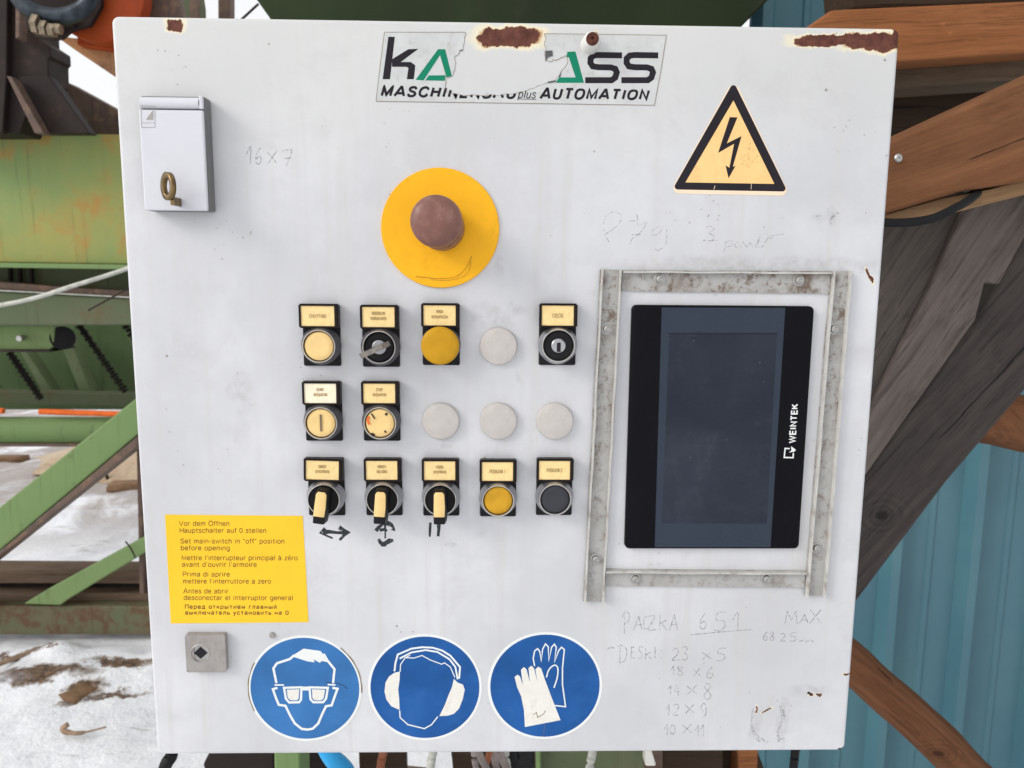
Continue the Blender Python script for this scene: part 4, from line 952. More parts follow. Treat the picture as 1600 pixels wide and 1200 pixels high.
# --- control buttons
def rings(X, Z, mat, parent):
    K('bezel_rim', lathe(X, Z, [(.0131,.0133),(.0128,.0138),(.0124,.0138),(.0121,.0130)], 56), 'rim', parent, smooth=True)
    return K('bezel', lathe(X, Z, [(.0156,.0026),(.0157,.0048),(.0153,.0060),(.0143,.0092),(.0136,.0124),(.0131,.0134),(.0124,.0136),(.0120,.0128),(.0119,.0085)], 56), mat, parent, smooth=True)
def control(name, px, ph, card, lines, mat_bezel, label, tilt=0, holder_left=0.0, plate=True):
    q = on(px[0], px[1], -ph); X, Z = q.x, q.z
    bm = box(X-.0149, X+.0149, -.0026, -.0002, Z-.0168, Z+.0325, .0012, 2)
    b = K(name, bm, 'black_plastic', label=label)
    # raised legend holder with a recessed card
    hx0, hx1, hz0, hz1 = X-.0152-holder_left, X+.0150, Z+.0140, Z+.0330
    bmh = bmesh.new(); Y0, Y1 = -.0027, -.0098
    O = [(hx0,hz0),(hx1,hz0),(hx1,hz1),(hx0,hz1)]; g = .0019; gr_ = .0030
    I = [(hx0+g,hz0+.0016),(hx1-gr_,hz0+.0016),(hx1-gr_,hz1-.0016),(hx0+g,hz1-.0016)]
    def rot(P): 
        c0 = ((hx0+hx1)/2, (hz0+hz1)/2); a = R(tilt)
        return [(c0[0]+(x-c0[0])*math.cos(a)-(z-c0[1])*math.sin(a), c0[1]+(x-c0[0])*math.sin(a)+(z-c0[1])*math.cos(a)) for x, z in P]
    O, I = rot(O), rot(I)
    vo = [bmh.verts.new((x, Y1, z)) for x, z in O]; vob = [bmh.verts.new((x, Y0, z)) for x, z in O]
    vi = [bmh.verts.new((x, Y1, z)) for x, z in I]; vib = [bmh.verts.new((x, Y1+.0010, z)) for x, z in I]
    for i in range(4):
        j = (i+1) % 4
        for A_, B_ in ((vob, vo), (vo, vi), (vi, vib)): bmh.faces.new((A_[i], A_[j], B_[j], B_[i]))
    bmh.faces.new(vib); bmh.faces.new(vob[::-1]); bmesh.ops.recalc_face_normals(bmh, faces=bmh.faces)
    ed = [e for e in bmh.edges if all(v in set(vo+vob) for v in e.verts)]
    bmesh.ops.bevel(bmh, geom=ed, offset=.0009, segments=2, affect='EDGES')
    K('legend_holder', bmh, 'holder', b)
    cw = [(x*.998+((I[0][0]+I[2][0])/2)*.002, z) for x, z in I]
    cbm = bmesh.new(); yv = Y1+.0008
    nx, nz = 6, 4; G_ = []
    for jz in range(nz+1):
        row = []
        for ix in range(nx+1):
            u, v = ix/nx, jz/nz
            x = (I[0][0]*(1-u)+I[1][0]*u)*(1-v)+(I[3][0]*(1-u)+I[2][0]*u)*v; z = (I[0][1]*(1-u)+I[1][1]*u)*(1-v)+(I[3][1]*(1-u)+I[2][1]*u)*v
            row.append(cbm.verts.new((x, yv-.00018*random.random(), z)))
        G_.append(row)
    for jz in range(nz):
        for ix in range(nx): cbm.faces.new((G_[jz][ix], G_[jz][ix+1], G_[jz+1][ix+1], G_[jz+1][ix]))
    K('label_card', cbm, card, b, smooth='all')
    if lines:
        # lettering placed on the card plane in real units
        tb = bmesh.new()
        for body, (u0, u1, v0, v1) in lines:
            def at(u, v):
                x = (I[0][0]*(1-u)+I[1][0]*u)*(1-v)+(I[3][0]*(1-u)+I[2][0]*u)*v; z = (I[0][1]*(1-u)+I[1][1]*u)*(1-v)+(I[3][1]*(1-u)+I[2][1]*u)*v
                d = Vector((x, yv-.00045, z)) - CAM; v_ = M3.transposed() @ d
                return (800+1200*v_.x/-v_.z, 600-1200*v_.y/-v_.z)
            lettering(body, [at(u0,v1), at(u1,v1), at(u1,v0), at(u0,v0)], yv-.00045, wt=.75, bm=tb)
        K('lettering', tb, 'card_print', b, kind='stuff')
    rings(X, Z, mat_bezel, b)
    return b, X, Z
def cap(b, X, Z, mat, r=.0114, hh=.0128, label=None):
    return K('cap', lathe(X, Z, [(r+.0002,.0080),(r,hh-.0008),(r-.0007,hh),(r*.6,hh-.0003),(0,hh-.0005)], 48), mat, b, smooth='all', label=label)
def key_face(b, X, Z, slot=True):
    K('face', lathe(X, Z, [(.0119,.0080),(.0117,.0116),(.0108,.0124),(.0062,.0124),(.0058,.0118),(0,.0118)], 48), 'black_plastic', b, smooth=True)
    K('lock_core', lathe(X, Z, [(.0057,.0119),(.0056,.0132),(.0050,.0137),(0,.0137)], 32), 'bezel', b, smooth=True)
    if slot: K('key_slot', sticker([(X-.0013,Z-.0048),(X+.0017,Z-.0048),(X+.0017,Z+.0022),(X+.0006,Z+.0026),(X-.0013,Z+.0022)], -.0138), 'ink', b)
def selector(b, X, Z, deg):
    K('face', lathe(X, Z, [(.0122,.0080),(.0121,.0120),(.0116,.0126),(0,.0126)], 48), 'black_plastic', b, smooth=True)
    # the grip: a raised bar, tip overhanging the ring below
    a = R(deg); rotv = lambda x, z: (X+x*math.cos(a)-z*math.sin(a), Z+x*math.sin(a)+z*math.cos(a))
    P = [(-.0048,-.0174),(.0048,-.0174),(.0055,-.0040),(.0050,.0090),(.0034,.0112),(-.0034,.0112),(-.0050,.0090),(-.0052,-.0040)]
    bm = bmesh.new()
    lo = [bm.verts.new((rotv(x*1.15, z)[0], -.0127, rotv(x*1.15, z)[1])) for x, z in P]; hi = [bm.verts.new((rotv(x*.92, z*.97)[0], -.0245, rotv(x*.92, z*.97)[1])) for x, z in P]
    for i in range(8): bm.faces.new((lo[i], lo[(i+1) % 8], hi[(i+1) % 8], hi[i]))
    bm.faces.new(hi); bm.faces.new(lo[::-1]); bmesh.ops.recalc_face_normals(bm, faces=bm.faces); bevel_all(bm, .0008, 2)
    K('grip', bm, 'black_plastic', b, smooth=True)
    Q = [(-.0043,-.0102),(.0043,-.0102),(.0046,-.002),(.0041,.0080),(.0028,.0100),(-.0028,.0100),(-.0041,.0080),(-.0043,-.002)]
    bm = prism([rotv(x, z) for x, z in Q], -.0266, -.0246, .0005)
    K('insert', bm, 'cream', b, smooth=True)
L1 = lambda s, v=.5, w_=.5: [(s, (.5-w_/2, .5+w_/2, v-.09, v+.09))]
L2 = lambda a, b, wa=.40, wb=.48: [(a, (.5-wa/2, .5+wa/2, .62, .76)), (b, (.5-wb/2, .5+wb/2, .36, .50))]
b, X, Z = control('push_button', (498.5,541), .0122, 'card', L1('CHWYTAKI', .5, .5), 'bezel_dark', 'cream push button, top left of the rows', holder_left=.0008); cap(b, X, Z, 'cream')
b, X, Z = control('key_switch', (592.5,542.5), .0122, 'card', L2('ROZDZIELNIA','ROZRUCH AUTO'), 'bezel_dark', 'key switch with its key inserted'); key_face(b, X, Z, False)
# key in the switch: a flat plate turned to the lower left, standing out
kd = Vector((-math.cos(R(24)), 0, -math.sin(R(24)))); side = Vector((-kd.z, 0, kd.x))
bm = bmesh.new(); prof_k = [(.003,.0137),(-.0030,.0137),(-.0030,.0175),(-.0090,.0185),(-.0105,.0225),(-.0100,.0290),(-.0060,.0350),(.0000,.0375),(.0080,.0370),(.0125,.0330),(.0135,.0260),(.0115,.0200),(.0080,.0178),(.003,.0175)]
va = [bm.verts.new(Vector((X,-h_,Z))+kd*u+side*.0019) for u, h_ in prof_k]; vb = [bm.verts.new(Vector((X,-h_,Z))+kd*u-side*.0019) for u, h_ in prof_k]
bm.faces.new(va); bm.faces.new(vb[::-1])
for i in range(len(va)): bm.faces.new((va[i], vb[i], vb[(i+1) % len(va)], va[(i+1) % len(va)]))
bmesh.ops.recalc_face_normals(bm, faces=bm.faces)
K('key', bm, 'key_metal', b)
b, X, Z = control('push_button', (687.5,540.5), .0155, 'card', L2('PRACA','AUTOMATYCZNA',.2,.5), 'bezel_dark', 'large domed mustard push button')
K('cap', lathe(X, Z, [(.0128,.0126),(.0146,.0130),(.0151,.0142),(.0148,.0156),(.0125,.0166),(.0065,.0173),(0,.0175)], 56), 'mustard', b, smooth='all')
b, X, Z = control('key_switch', (872.5,540), .0122, 'card', L1('CIĘCIE', .5, .35), 'bezel', 'key switch without a key'); key_face(b, X, Z)
b, X, Z = control('push_button', (501.7,661), .0122, 'card_white', L2('START','AUTOMATYKI',.22,.42), 'bezel_dark', 'cream push button marked with a bar'); cap(b, X, Z, 'cream')
K('bar_mark', sticker([(X-.0008,Z-.0066),(X+.0008,Z-.0066),(X+.0008,Z+.0070),(X-.0008,Z+.0070)], -.0129, .0003), 'ink_soft', b)
b, X, Z = control('push_button', (593.8,661), .0122, 'card', L2('STOP','AUTOMATYKI',.2,.42), 'bezel_dark', 'cream push button with a worn ring mark'); cap(b, X, Z, 'cream')
bm = bmesh.new(); z_ = crop(450, 580, 5.16)
stroke(bm, z_([(672,342),(700,385)]), 2.4, -.0132, wob=.6); stroke(bm, z_([(785,355),(800,338)]), 3.2, -.0132, wob=.6); stroke(bm, z_([(778,480),(792,496)]), 2.6, -.0132, wob=.6); stroke(bm, z_([(672,500),(700,515)]), 3, -.0132, wob=.6)
K('worn_mark', bm, 'ink', b)
bm = bmesh.new(); stroke(bm, z_([(652,365),(640,395),(655,430)]), 3.2, -.0132, wob=.9); K('worn_mark', bm, 'orange_bright', b)
b, X, Z = control('selector_switch', (506,780.5), .0124, 'card', L2('OBRÓT','LEWO PRAWO',.24,.42), 'bezel', 'selector switch with crooked legend, leftmost', tilt=-1.5, holder_left=.0012); selector(b, X, Z, -8)
b, X, Z = control('selector_switch', (597.5,780.5), .0124, 'card', L2('OBROTY','DÓŁ GÓRA',.26,.32), 'bezel', 'selector switch above the up and down arrow'); selector(b, X, Z, -4)
b, X, Z = control('selector_switch', (688,781), .0124, 'card', L2('WÓZEK','LEWO PRAWO',.24,.40), 'bezel', 'selector switch above two upright strokes'); selector(b, X, Z, 0)
b, X, Z = control('push_button', (778.3,782), .0120, 'card', L1('PODAJNIK 1', .5, .5), 'bezel', 'amber push button'); cap(b, X, Z, 'amber')
b, X, Z = control('push_button', (867.3,780), .0120, 'card', L1('PODAJNIK 2', .5, .5), 'bezel', 'dark grey push button'); cap(b, X, Z, 'grey_cap')
# blanking plugs: one built, the rest copies
q = on(779, 541, -.002)
plug = K('blanking_plug', lathe(q.x, q.z, [(.0001,.0002),(.0152,.0002),(.0150,.0032),(.0144,.0044),(.0136,.0047),(.0001,.0046)], 48), 'plug', smooth=True)
for px, py in ((689,658),(779,658),(867,658)):
    c_ = plug.copy(); COL.objects.link(c_); q2 = on(px, py, -.002); c_.location = plug.location + (q2-q); c_.parent = cab

# --- felt marker arrows
z4 = crop(450, 700, 5.517)
bm = bmesh.new(); yk = -.00004
stroke(bm, z4([(300,725),(360,722),(420,730),(500,730)]), 6.0, yk, wob=.9)
stroke(bm, z4([(385,778),(330,755),(278,732),(320,692)]), 4.4, yk, wob=1.0); stroke(bm, z4([(440,684),(480,705),(520,728),(480,755),(445,795)]), 4.9, yk, wob=1.0)
K('marker_arrow', bm, 'marker', label='double headed arrow in black felt pen'); bm = bmesh.new()
stroke(bm, z4([(758,715),(785,680),(820,655),(860,648),(890,662),(912,690),(905,712)]), 5.7, yk, wob=1.0); stroke(bm, z4([(790,708),(835,702),(850,720)]), 4.7, yk, wob=.4)
stroke(bm, z4([(836,650),(838,720),(838,780)]), 2.6, yk, wob=1.0); stroke(bm, z4([(780,785),(795,812),(815,832),(850,815),(875,800),(908,795)]), 5.5, yk, wob=1.0); stroke(bm, z4([(800,825),(830,845),(848,838)]), 2.3, yk)
K('marker_arrow', bm, 'marker', label='up and down arrow in black felt pen'); bm = bmesh.new()
stroke(bm, z4([(1228,642),(1224,700),(1222,766)]), 3.6, yk, wob=1.0); K('marker_line', bm, 'marker'); bm = bmesh.new()
stroke(bm, z4([(1300,640),(1300,700),(1294,762)]), 4.7, yk, wob=1.0)
K('marker_line', bm, 'marker')

# --- pencil writing
def W_(c, strokes, w=1.3, mat='pencil', curve=3):
    bm = bmesh.new()
    for s_ in strokes: stroke(bm, c(s_), w, -.00003, curve=curve if len(s_) > 2 else 0, wob=.7)
    return bm
GL = {'0':[[(.5,0),(.1,.3),(.1,.8),(.5,1),(.9,.7),(.8,.2),(.5,0)]], '1':[[(.0,.45),(.55,0),(.5,1)]], '2':[[(.1,.2),(.5,0),(.85,.2),(.6,.6),(.1,1),(.95,.97)]],
 '3':[[(.15,.1),(.6,0),(.85,.2),(.45,.45),(.9,.7),(.6,1),(.1,.9)]], '4':[[(.45,0),(.1,.6),(.9,.6)],[(.7,.25),(.7,1)]], '5':[[(.95,0),(.35,.05),(.25,.42),(.7,.45),(.85,.75),(.5,1),(.1,.95)]],
 '6':[[(.75,0),(.2,.45),(.15,.85),(.5,1),(.85,.75),(.6,.5),(.2,.7)]], '7':[[(.05,.1),(.9,.05),(.4,1)],[(.25,.55),(.85,.5)]], '8':[[(.5,.45),(.15,.2),(.5,0),(.85,.2),(.5,.45),(.1,.75),(.5,1),(.9,.75),(.5,.45)]],
 '9':[[(.85,.3),(.5,.55),(.15,.3),(.5,0),(.85,.25),(.75,.8),(.3,1)]], 'x':[[(0,.1),(.95,.95)],[(.95,0),(.05,1)]],
 'P':[[(.25,1),(.3,.1)],[(.0,.25),(.4,0),(.9,.15),(.8,.42),(.3,.55)]], 'A':[[(.0,1),(.55,0)],[(.55,0),(.9,1)],[(.2,.65),(.85,.6)]], 'C':[[(.9,.1),(.3,.15),(.1,.6),(.35,1),(.9,.9)]],
 'Z':[[(.1,.1),(.8,.1),(.5,.5),(.1,1),(.95,.95)]], 'K':[[(.15,0),(.1,1)],[(.9,.35),(.15,.6)],[(.3,.55),(.95,1)]], 'D':[[(.3,.1),(.25,1)],[(.0,.1),(.6,.05),(.95,.4),(.7,.9),(.25,1)]],
 'E':[[(.8,.05),(.2,.08)],[(.2,.05),(.15,1)],[(.15,.5),(.7,.48)],[(.15,1),(.8,.95)]], 'S':[[(.9,.1),(.4,0),(.2,.3),(.7,.6),(.6,.95),(.1,1)]], 'I':[[(.5,0),(.5,1)]], ':':[[(.4,.2),(.5,.27)],[(.4,.85),(.5,.92)]],
 'M':[[(.0,1),(.2,0)],[(.2,0),(.5,.7)],[(.5,.7),(.85,0)],[(.85,0),(.95,1)]], 'X':[[(0,0),(.95,1)],[(.95,0),(.0,1)]]}
def put(chars):
    out = []
    for ch, x0, y0, x1, y1 in chars:
        for s_ in GL[ch]: out.append([(x0+(x1-x0)*u, y0+(y1-y0)*v) for u, v in s_])
    return out
c1 = crop(920, 920, 3.721)
notes = put([('P',195,130,240,265),('A',260,160,315,240),('C',315,155,350,235),('Z',340,150,395,240),('K',408,150,455,240),('A',470,150,520,240),
 ('6',640,140,690,235),('5',720,135,805,245),('1',835,135,895,240),('M',1140,130,1215,205),('A',1225,150,1280,200),('X',1285,120,1355,200),
 ('6',1010,250,1045,300),('8',1050,250,1080,300),('2',1110,260,1145,305),('5',1160,255,1215,305),
 ('D',165,325,225,430),('E',240,335,275,405),('S',285,335,320,405),('K',325,345,365,410),('I',375,340,395,405),(':',410,345,440,410),('2',480,345,530,415),('3',535,335,580,415),('x',660,365,715,410),('5',735,345,800,420),
 (':',395,470,430,530),('1',478,450,505,505),('8',512,450,550,505),('x',605,460,650,510),('6',680,455,730,520),
 ('1',460,565,490,615),('4',495,560,530,620),('x',570,560,630,615),('8',665,550,715,645),
 ('1',450,675,480,735),('2',485,670,530,735),('x',560,670,615,725),('9',645,665,690,750),
 ('1',440,790,470,850),('0',470,790,505,845),('x',545,785,600,840),('1',620,795,650,855),('1',650,790,680,855)])
notes += [[(590,268),(760,252),(950,236)], [(1222,308),(1250,298),(1265,308),(1290,298),(1310,312)], [(105,350),(130,342),(150,345)]]
K('pencil_note', W_(c1, notes, 1.25), 'pencil', label='pencilled board sizes in the lower right corner')
smear_ = [[(955,690),(945,800),(975,850),(1040,895)], [(975,870),(1000,890)], [(1115,680),(1125,760),(1100,830),(1105,890)], [(1130,700),(1140,760)], [(1095,880),(1140,870)]]
K('scuff', W_(c1, smear_, 3.4), 'scuff')
c8 = crop(200, 130, 5.454)
K('pencil_note', W_(c8, put([('1',1010,540,1075,685),('6',1080,550,1145,690),('x',1185,572,1275,690),('7',1310,565,1405,705)]), 1.5), 'pencil', label='pencilled size beside the key box')
c2 = crop(920, 310, 3.81)
fn = [[(88,150),(100,110),(130,85),(175,85),(195,110),(180,150),(130,195),(100,215),(120,260)], [(240,135),(290,130),(285,95),(295,160),(350,135),(300,210),(255,215)], [(255,215),(310,212),(262,235),(245,275)],
      [(430,165),(385,185),(375,215),(410,215),(445,170)], [(462,165),(465,220),(455,280),(415,308),(395,303)]]
fn += put([('3',685,165,755,255)]) + [[(815,255),(805,320)], [(812,265),(850,250),(850,280),(815,290)], [(865,280),(890,255),(870,290),(905,285)], [(905,290),(920,260),(940,290),(960,262),(975,290)], [(990,295),(1020,225),(1005,290),(1040,285)], [(1030,290),(1075,225)], [(1060,235),(1095,240),(1085,225),(1160,212)], [(680,250),(760,250)]]
K('pencil_note', W_(c2, fn, 1.2), 'pencil_faint', label='faint pencil scrawl above the touch panel')
fn = [[(1350,105),(1370,105)], [(1440,155),(1445,110),(1490,85)], [(1445,120),(1470,100)]]
K('scuff', W_(c2, fn, 2.6), 'scuff')

# --- warning triangle
def rounded(poly, r, n=6):
    out = []
    for i in range(len(poly)):
        p0, p1, p2 = Vector(poly[i-1]), Vector(poly[i]), Vector(poly[(i+1) % len(poly)])
        a = (p0-p1).normalized(); b = (p2-p1).normalized(); half = a.angle(b)/2; t = r/math.tan(half)
        c = p1+(a+b).normalized()*(r/math.sin(half)); s0 = p1+a*t-c; s1 = p1+b*t-c
        a0 = math.atan2(s0.y, s0.x); a1 = math.atan2(s1.y, s1.x)
        d = (a1-a0+math.pi) % (2*math.pi) - math.pi
        for k in range(n+1): out.append((c.x+r*math.cos(a0+d*k/n), c.y+r*math.sin(a0+d*k/n)))
    return out
z6 = crop(1000, 20, 3)
ws = K('warning_sign', sticker(uv(rounded(z6([(440,308),(704,858),(138,846)]), 9)), 0), 'pale_edge', label='high voltage warning triangle sticker')
K('black_border', flat(uv(rounded(z6([(439,322),(692,838),(152,828)]), 5), -.0003), -.0003), 'ink', ws)
K('inner_field', flat(uv(z6([(438,411),(630,802),(213,795)]), -.00036), -.00036), 'triangle', ws)
K('lightning_bolt', flat(uv(z6([(421,489),(457,490),(407,612),(476,578),(435,722),(448,717),(415,776),(401,715),(419,726),(441,614),(366,657)]), -.00042), -.00042), 'ink', ws)
bm = bmesh.new()
for _ in range(46):
    x = random.gauss(508, 26); y = random.gauss(660, 34); s_ = random.uniform(1.0, 3.2); fill(bm, z6([(x,y),(x+s_,y+.6*s_),(x+.6*s_,y+1.6*s_),(x-.6*s_,y+.8*s_)]), -.0004)
K('speckle', bm, 'ink_brown', ws)
bm = bmesh.new(); stroke(bm, z6([(352,810),(346,828)]), .8, -.0004); stroke(bm, z6([(522,800),(521,828)]), .6, -.0004); K('scratch', bm, 'pale_edge', ws)

# --- yellow text sign
yk = K('instruction_sticker', sticker(uv([(258,804),(473,806),(478,890),(482,972),(267,974)]), 0), 'yellow', label='yellow sticker with opening instructions in six languages')
z_ = crop(240, 780, 4.138); tb = bmesh.new()
for body, x0, x1, yb in [('Vor dem Öffnen',165,490,171),('Hauptschalter auf 0 stellen',168,728,216),('Set main-switch in "off" position',174,846,285),('before opening',176,492,329),
    ("Mettre l'interrupteur principal à zéro",181,930,393),("avant d'ouvrir l'armoire",183,666,436),('Prima di aprire',188,492,499),("mettere l'interruttore a zero",190,758,544),
    ('Antes de abrir',193,482,608),('desconectar el interruptor general',195,902,651),('Перед открытием главный',202,796,707),('выключатель установить на 0',205,872,745)]:
    cyr = yb > 700; ch = 24 if cyr else 29
    lettering(body, z_([(x0,yb-ch),(x1,yb-ch+1),(x1,yb+1),(x0,yb)]), -.0003, wt=1.3 if cyr else 1.05, gap=.22 if cyr else .15, bm=tb)
K('lettering', tb, 'ink_brown', yk, kind='stuff')

# --- blue mandatory signs
z7 = crop(370, 970, 2.712)
def sign(cx, cy, wpx, hpx, mat, label, irregular=False):
    # circle centre and radius from the measured extents on the door plane
    l, r_ = on(cx-wpx/2, cy), on(cx+wpx/2, cy); t, b_ = on(cx, cy-hpx/2), on(cx, cy+hpx/2)
    X, Z = (l.x+r_.x)/2, (t.z+b_.z)/2; rr = ((r_.x-l.x)+(t.z-b_.z))/4
    P = circle(X, Z, rr, 72)
    if irregular: P = [(X+(x-X)*(1+.006*noise.noise(Vector((x*60, z*60, 0)))), Z+(z-Z)*(1+.006*noise.noise(Vector((x*60, z*60, 0))))) for x, z in P]
    s_ = K('safety_sign', sticker(P, 0), 'white_print', label=label)
    K('blue_field', flat(circle(X, Z, rr*.955, 72), -.0003), mat, s_)
    if irregular:
        bm = bmesh.new(); n = 60
        for (a0, a1) in ((150, 205), (-5, 50)):
            ring = []
            for k in range(13):
                a = R(a0+(a1-a0)*k/12); q1, q2 = rr*(1.003+.004*math.sin(k*1.7)), rr*(.988-.004*random.random()*(0 < k < 12))
                ring.append((bm.verts.new((X+q1*math.cos(a), -.00034, Z+q1*math.sin(a))), bm.verts.new((X+q2*math.cos(a), -.00034, Z+q2*math.sin(a)))))
            for u, v in zip(ring, ring[1:]): bm.faces.new((u[0], v[0], v[1], u[1]))
        K('dark_rim', bm, 'ink_soft', s_)
    return s_
yp = -.00036
s1 = sign(476.5, 1075, 177, 166, 'blue_pale', 'faded blue round sign showing safety goggles', True)
bm = bmesh.new()
fill(bm, z7([(232,150),(283,118),(355,128),(372,150),(388,176),(360,170),(352,178),(325,163),(330,176),(300,172),(262,160)]), yp)
stroke(bm, z7([(168,264),(155,202),(170,180),(225,162),(243,146)]), 3.6, yp); stroke(bm, z7([(368,140),(384,168),(414,205),(408,264)]), 3.6, yp)
stroke(bm, z7([(160,272),(200,272)]), 2.4, yp); stroke(bm, z7([(385,270),(418,272)]), 2.4, yp)
stroke(bm, z7([(172,284),(153,290),(165,325),(178,356),(206,360),(228,405),(246,435),(275,458),(300,461),(322,457),(345,435),(362,395),(378,362),(402,358),(415,320),(427,288),(405,284)]), 3.6, yp)
stroke(bm, z7([(200,284),(274,282),(272,334),(264,345),(222,346),(208,330)]), 3.4, yp, closed=True); stroke(bm, z7([(308,282),(386,284),(378,330),(366,345),(324,345),(312,332)]), 3.4, yp, closed=True)
stroke(bm, z7([(276,287),(308,287)]), 6, yp)
K('pictogram', bm, 'white_print', s1)
bm = bmesh.new(); fill(bm, z7([(212,292),(265,290),(262,330),(254,337),(228,337),(216,326)]), yp); K('lens', bm, 'white_dirty', s1); bm = bmesh.new(); fill(bm, z7([(318,290),(374,292),(368,328),(358,337),(330,337),(321,328)]), yp)
K('lens', bm, 'white_dirty', s1)
bm = bmesh.new(); stroke(bm, z7([(378,262),(420,262),(455,275),(468,288)]), 1.2, yp, wob=1); K('scratch', bm, 'ink', s1)
s2 = sign(664, 1073.5, 177, 167, 'blue', 'blue round sign showing ear muffs')
bm = bmesh.new()
stroke(bm, z7([(668,214),(672,180),(682,143),(740,118),(785,112),(830,114),(870,126),(905,148),(946,196),(942,245)]), 2.8, yp)
stroke(bm, z7([(690,160),(740,134),(800,124),(850,132),(900,162),(926,195),(936,248)]), 2.6, yp)
K('headband', bm, 'white_print', s2); bm = bmesh.new()
stroke(bm, z7([(692,216),(694,185),(714,156),(750,158),(785,147),(820,166),(868,184),(880,178),(905,196),(924,240)]), 1.5, yp); stroke(bm, z7([(714,156),(735,146)]), 1.4, yp)
K('hair_outline', bm, 'white_print', s2); bm = bmesh.new()
stroke(bm, z7([(690,380),(692,410),(725,440),(795,457),(825,440),(852,406)]), 1.8, yp); 
K('pictogram', bm, 'white_print', s2)
bm = bmesh.new(); fill(bm, z7([(691,215),(668,220),(645,236),(630,262),(626,300),(634,335),(655,362),(690,378),(688,330),(684,290),(690,250)]), yp)
K('ear_cup', bm, 'white_dirty', s2); bm = bmesh.new()
fill(bm, z7([(920,246),(936,262),(958,270),(966,292),(958,330),(942,372),(920,394),(895,402),(858,404),(880,360),(896,318),(912,280)]), yp)
K('ear_cup', bm, 'white_dirty', s2)
s3 = sign(851.5, 1071, 178, 168, 'blue', 'blue round sign showing protective gloves')
bm = bmesh.new()
stroke(bm, z7([(1262,192),(1256,160),(1262,128),(1275,118),(1284,130),(1290,172),(1296,120),(1308,98),(1320,110),(1322,170),(1334,112),(1346,99),(1354,112),(1346,176),(1364,126),(1376,112),(1388,122),(1380,200),(1380,270),(1393,364),(1338,358)]), 2.0, yp)
stroke(bm, z7([(1312,240),(1322,208),(1345,188),(1360,200),(1358,240),(1344,284)]), 2.0, yp, curve=4)
K('pictogram', bm, 'white_print', s3)
bm = bmesh.new(); fill(bm, z7([(1221,450),(1217,380),(1205,320),(1188,282),(1177,238),(1190,228),(1200,236),(1212,272),(1204,208),(1216,196),(1228,206),(1242,262),(1236,200),(1248,190),(1259,200),(1274,258),(1265,206),(1277,194),(1290,202),(1306,250),(1332,320),(1372,421)]), yp)
K('pictogram', bm, 'white_dirty', s3, label='worn white front glove')
bm = bmesh.new(); stroke(bm, z7([(1255,400),(1270,388),(1275,410),(1300,395),(1308,380)]), .8, yp-.00005, wob=1); stroke(bm, z7([(1304,440),(1300,490)]), .7, yp-.00005, wob=1); K('scratch', bm, 'ink_soft', s3)
# small boss near the first sign
q = on(425, 993, -.001)
K('rivet', lathe(q.x, q.z, [(.0001,.0002),(.0026,.0002),(.0024,.0014),(.0012,.0018),(0,.0013)], 16), 'lock_steel', smooth=True)

# --- touch panel and its frame
b_ = pp([(966,452),(1304,454),(1278,893),(944,890)], -.0008)
K('inset_plate', prism(b_, -.0008, -.0001, .0003), 'door', label='pale plate around the touch panel')
hp_ = .0055
Pn = pp([(988,477),(1272,478.5),(1250,858),(977,858)], -hp_)
cx = sum(p_[0] for p_ in Pn)/4; cz = sum(p_[1] for p_ in Pn)/4; pw = ((Pn[1][0]-Pn[0][0])+(Pn[2][0]-Pn[3][0]))/2; ph_ = ((Pn[0][1]-Pn[3][1])+(Pn[1][1]-Pn[2][1]))/2
dp = K('touch_panel', loops(cx, cz, pw, ph_, [(-.0002,-.0009,.004),(0,-.004,.004),(.0006,-.0050,.004),(.0016,-hp_,.004)]), 'bezel_black', smooth=True, label='black touch panel with dark blue grey screen')
yv = -hp_-.00008
K('glass_band', prism(pp([(1034,480.5),(1227,481),(1204,855),(1023,855)], yv), yv, -hp_-.00001), 'band', dp)
K('screen', prism(pp([(1046,522),(1214,522),(1198,818),(1034,818)], yv-.0001), yv-.0001, yv-.00002), 'screen', dp)
bm = bmesh.new(); ysx = yv-.0003
stroke(bm, [(1045,521),(1215,521)], 1.2, ysx); K('screen_edge', bm, 'ink', dp)
zt = crop(1200, 540, 5.454)
# letters read from bottom to top
bm = lettering('WEINTEK', zt([(180,828),(207,500),(252,500),(229,828)]), -hp_-.0002, wt=2.1, gap=.22)
K('lettering', bm, 'white_print', dp, kind='stuff')
bm = bmesh.new(); stroke(bm, zt([(216,915),(214,955),(138,953),(146,876),(185,878)]), 2.0, -hp_-.0002); fill(bm, zt([(178,912),(200,893),(196,858),(218,872),(238,890),(222,905),(205,906)]), -hp_-.0002)
K('logo', bm, 'white_print', dp)

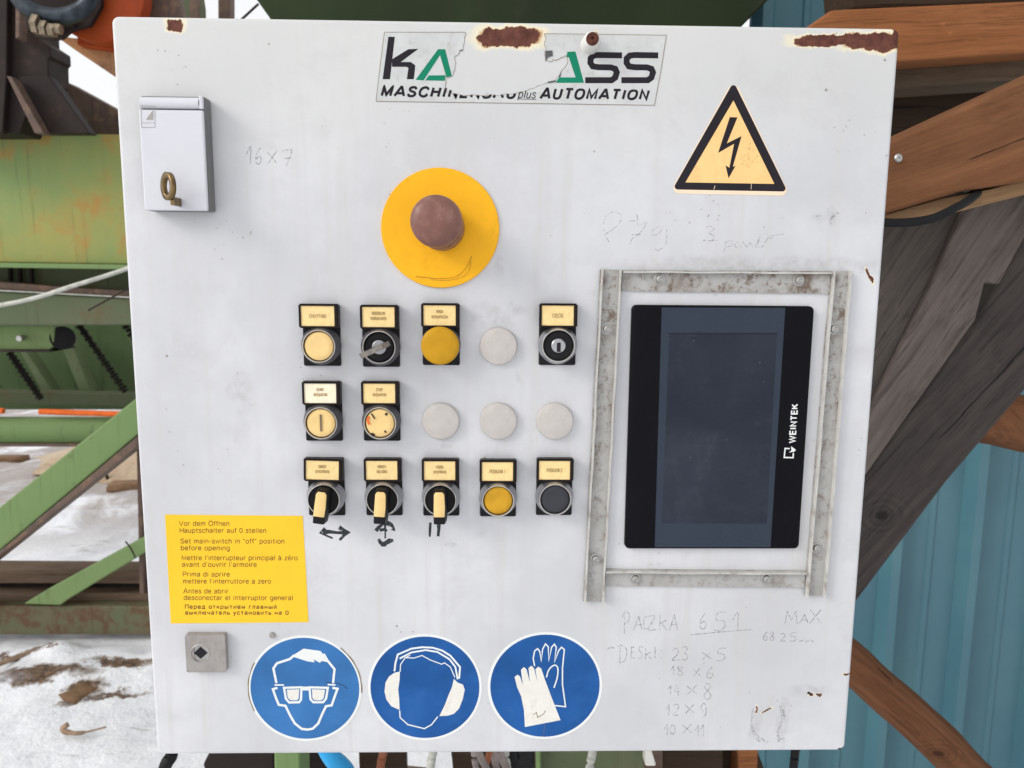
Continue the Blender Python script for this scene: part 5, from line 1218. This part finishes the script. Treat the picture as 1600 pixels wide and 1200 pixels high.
# frame strips: shallow channels with raised lips and pan-head screws
def strip(quad, lips, label):
    """quad of the floor TL,TR,BR,BL in the photograph; lips: list of edges (index) carrying a raised lip"""
    F = pp(quad, -.0022)
    def wav(P):
        out = []
        for i in range(4):
            a, b = Vector(P[i]), Vector(P[(i+1) % 4]); L = (b-a).length; n = max(1, int(L/.02)); d = (b-a).normalized(); nn = Vector((-d.y, d.x))
            for k in range(n):
                q_ = a.lerp(b, k/n)+nn*(.0006*noise.noise(Vector((a.x*40+k*.7, a.y*40, i)))*(k > 0)); out.append((q_.x, q_.y))
        return out
    s_ = K('frame_strip', prism(wav(F), -.0022, -.0009), 'strip', label=label)
    for i in lips:
        a, b = Vector(F[i]), Vector(F[(i+1) % 4]); d = (b-a).normalized(); nn = Vector((-d.y, d.x)); c0 = sum((Vector(p_) for p_ in F), Vector((0,0)))/4
        if (c0-a).dot(nn) < 0: nn = -nn
        n = max(2, int((b-a).length/.012)); P0 = []; P1 = []
        for k in range(n+1):
            q_ = a.lerp(b, k/n) + nn*(.0008+.0006*noise.noise(Vector((a.x*70+k*.45, a.y*30, i+3))))
            P0.append(q_); P1.append(q_+nn*.0013)
        bm = bmesh.new(); top = -.0062
        rows = [[bm.verts.new((p_.x, y, p_.y)) for p_ in PP] for PP, y in ((P0,-.0020),(P0,top),(P1,top),(P1,-.0020))]
        for A_, B_ in zip(rows, rows[1:]):
            for k in range(n): bm.faces.new((A_[k], A_[k+1], B_[k+1], B_[k]))
        for k in (0, n): bm.faces.new([r_[k] for r_ in rows])
        K('raised_lip', bm, 'lip', s_)
    return s_
sl = strip([(938,421),(972,422),(944,940),(911,940)], [1, 3], 'left upright strip of the panel frame')
sr = strip([(1298,424),(1330,424),(1289,931),(1257,931)], [1, 3], 'right upright strip of the panel frame')
stp = strip([(973,422),(1297,424),(1296,459),(971,455)], [0], 'grimy top strip of the panel frame')
sb = strip([(946,889),(1258,892),(1257,918),(944,916)], [0], 'bottom strip of the panel frame')
scr = None
for par, spots in ((stp, [(1031,436),(1249,438)]), (sl, [(949,514),(931,874)]), (sr, [(1304,514),(1277,857)]), (sb, [(993,905),(1198,905)])):
    for px, py in spots:
        q = on(px, py, -.004)
        if scr is None:
            bm = lathe(q.x, q.z, [(.0046,.0022),(.0046,.0027),(.0034,.0030),(.0034,.0036),(.0028,.0052),(.0016,.0057),(.0012,.0050),(0,.0048)], 24)
            scr = K('screw', bm, 'steel', par, smooth=True); sq = q.copy(); base = scr.location.copy(); par0 = par
        else:
            c_ = scr.copy(); COL.objects.link(c_); c_.parent = par; c_.location = base + (q-sq) + origin_world(par0) - origin_world(par); c_.rotation_euler.y = random.uniform(0, 3)
# joint tabs at the strip corners
bm = prism(pp([(1001,421),(1007,421),(1006,436),(1002,436)], -.0024), -.0040, -.0023, .0003); K('tab', bm, 'strip', stp)
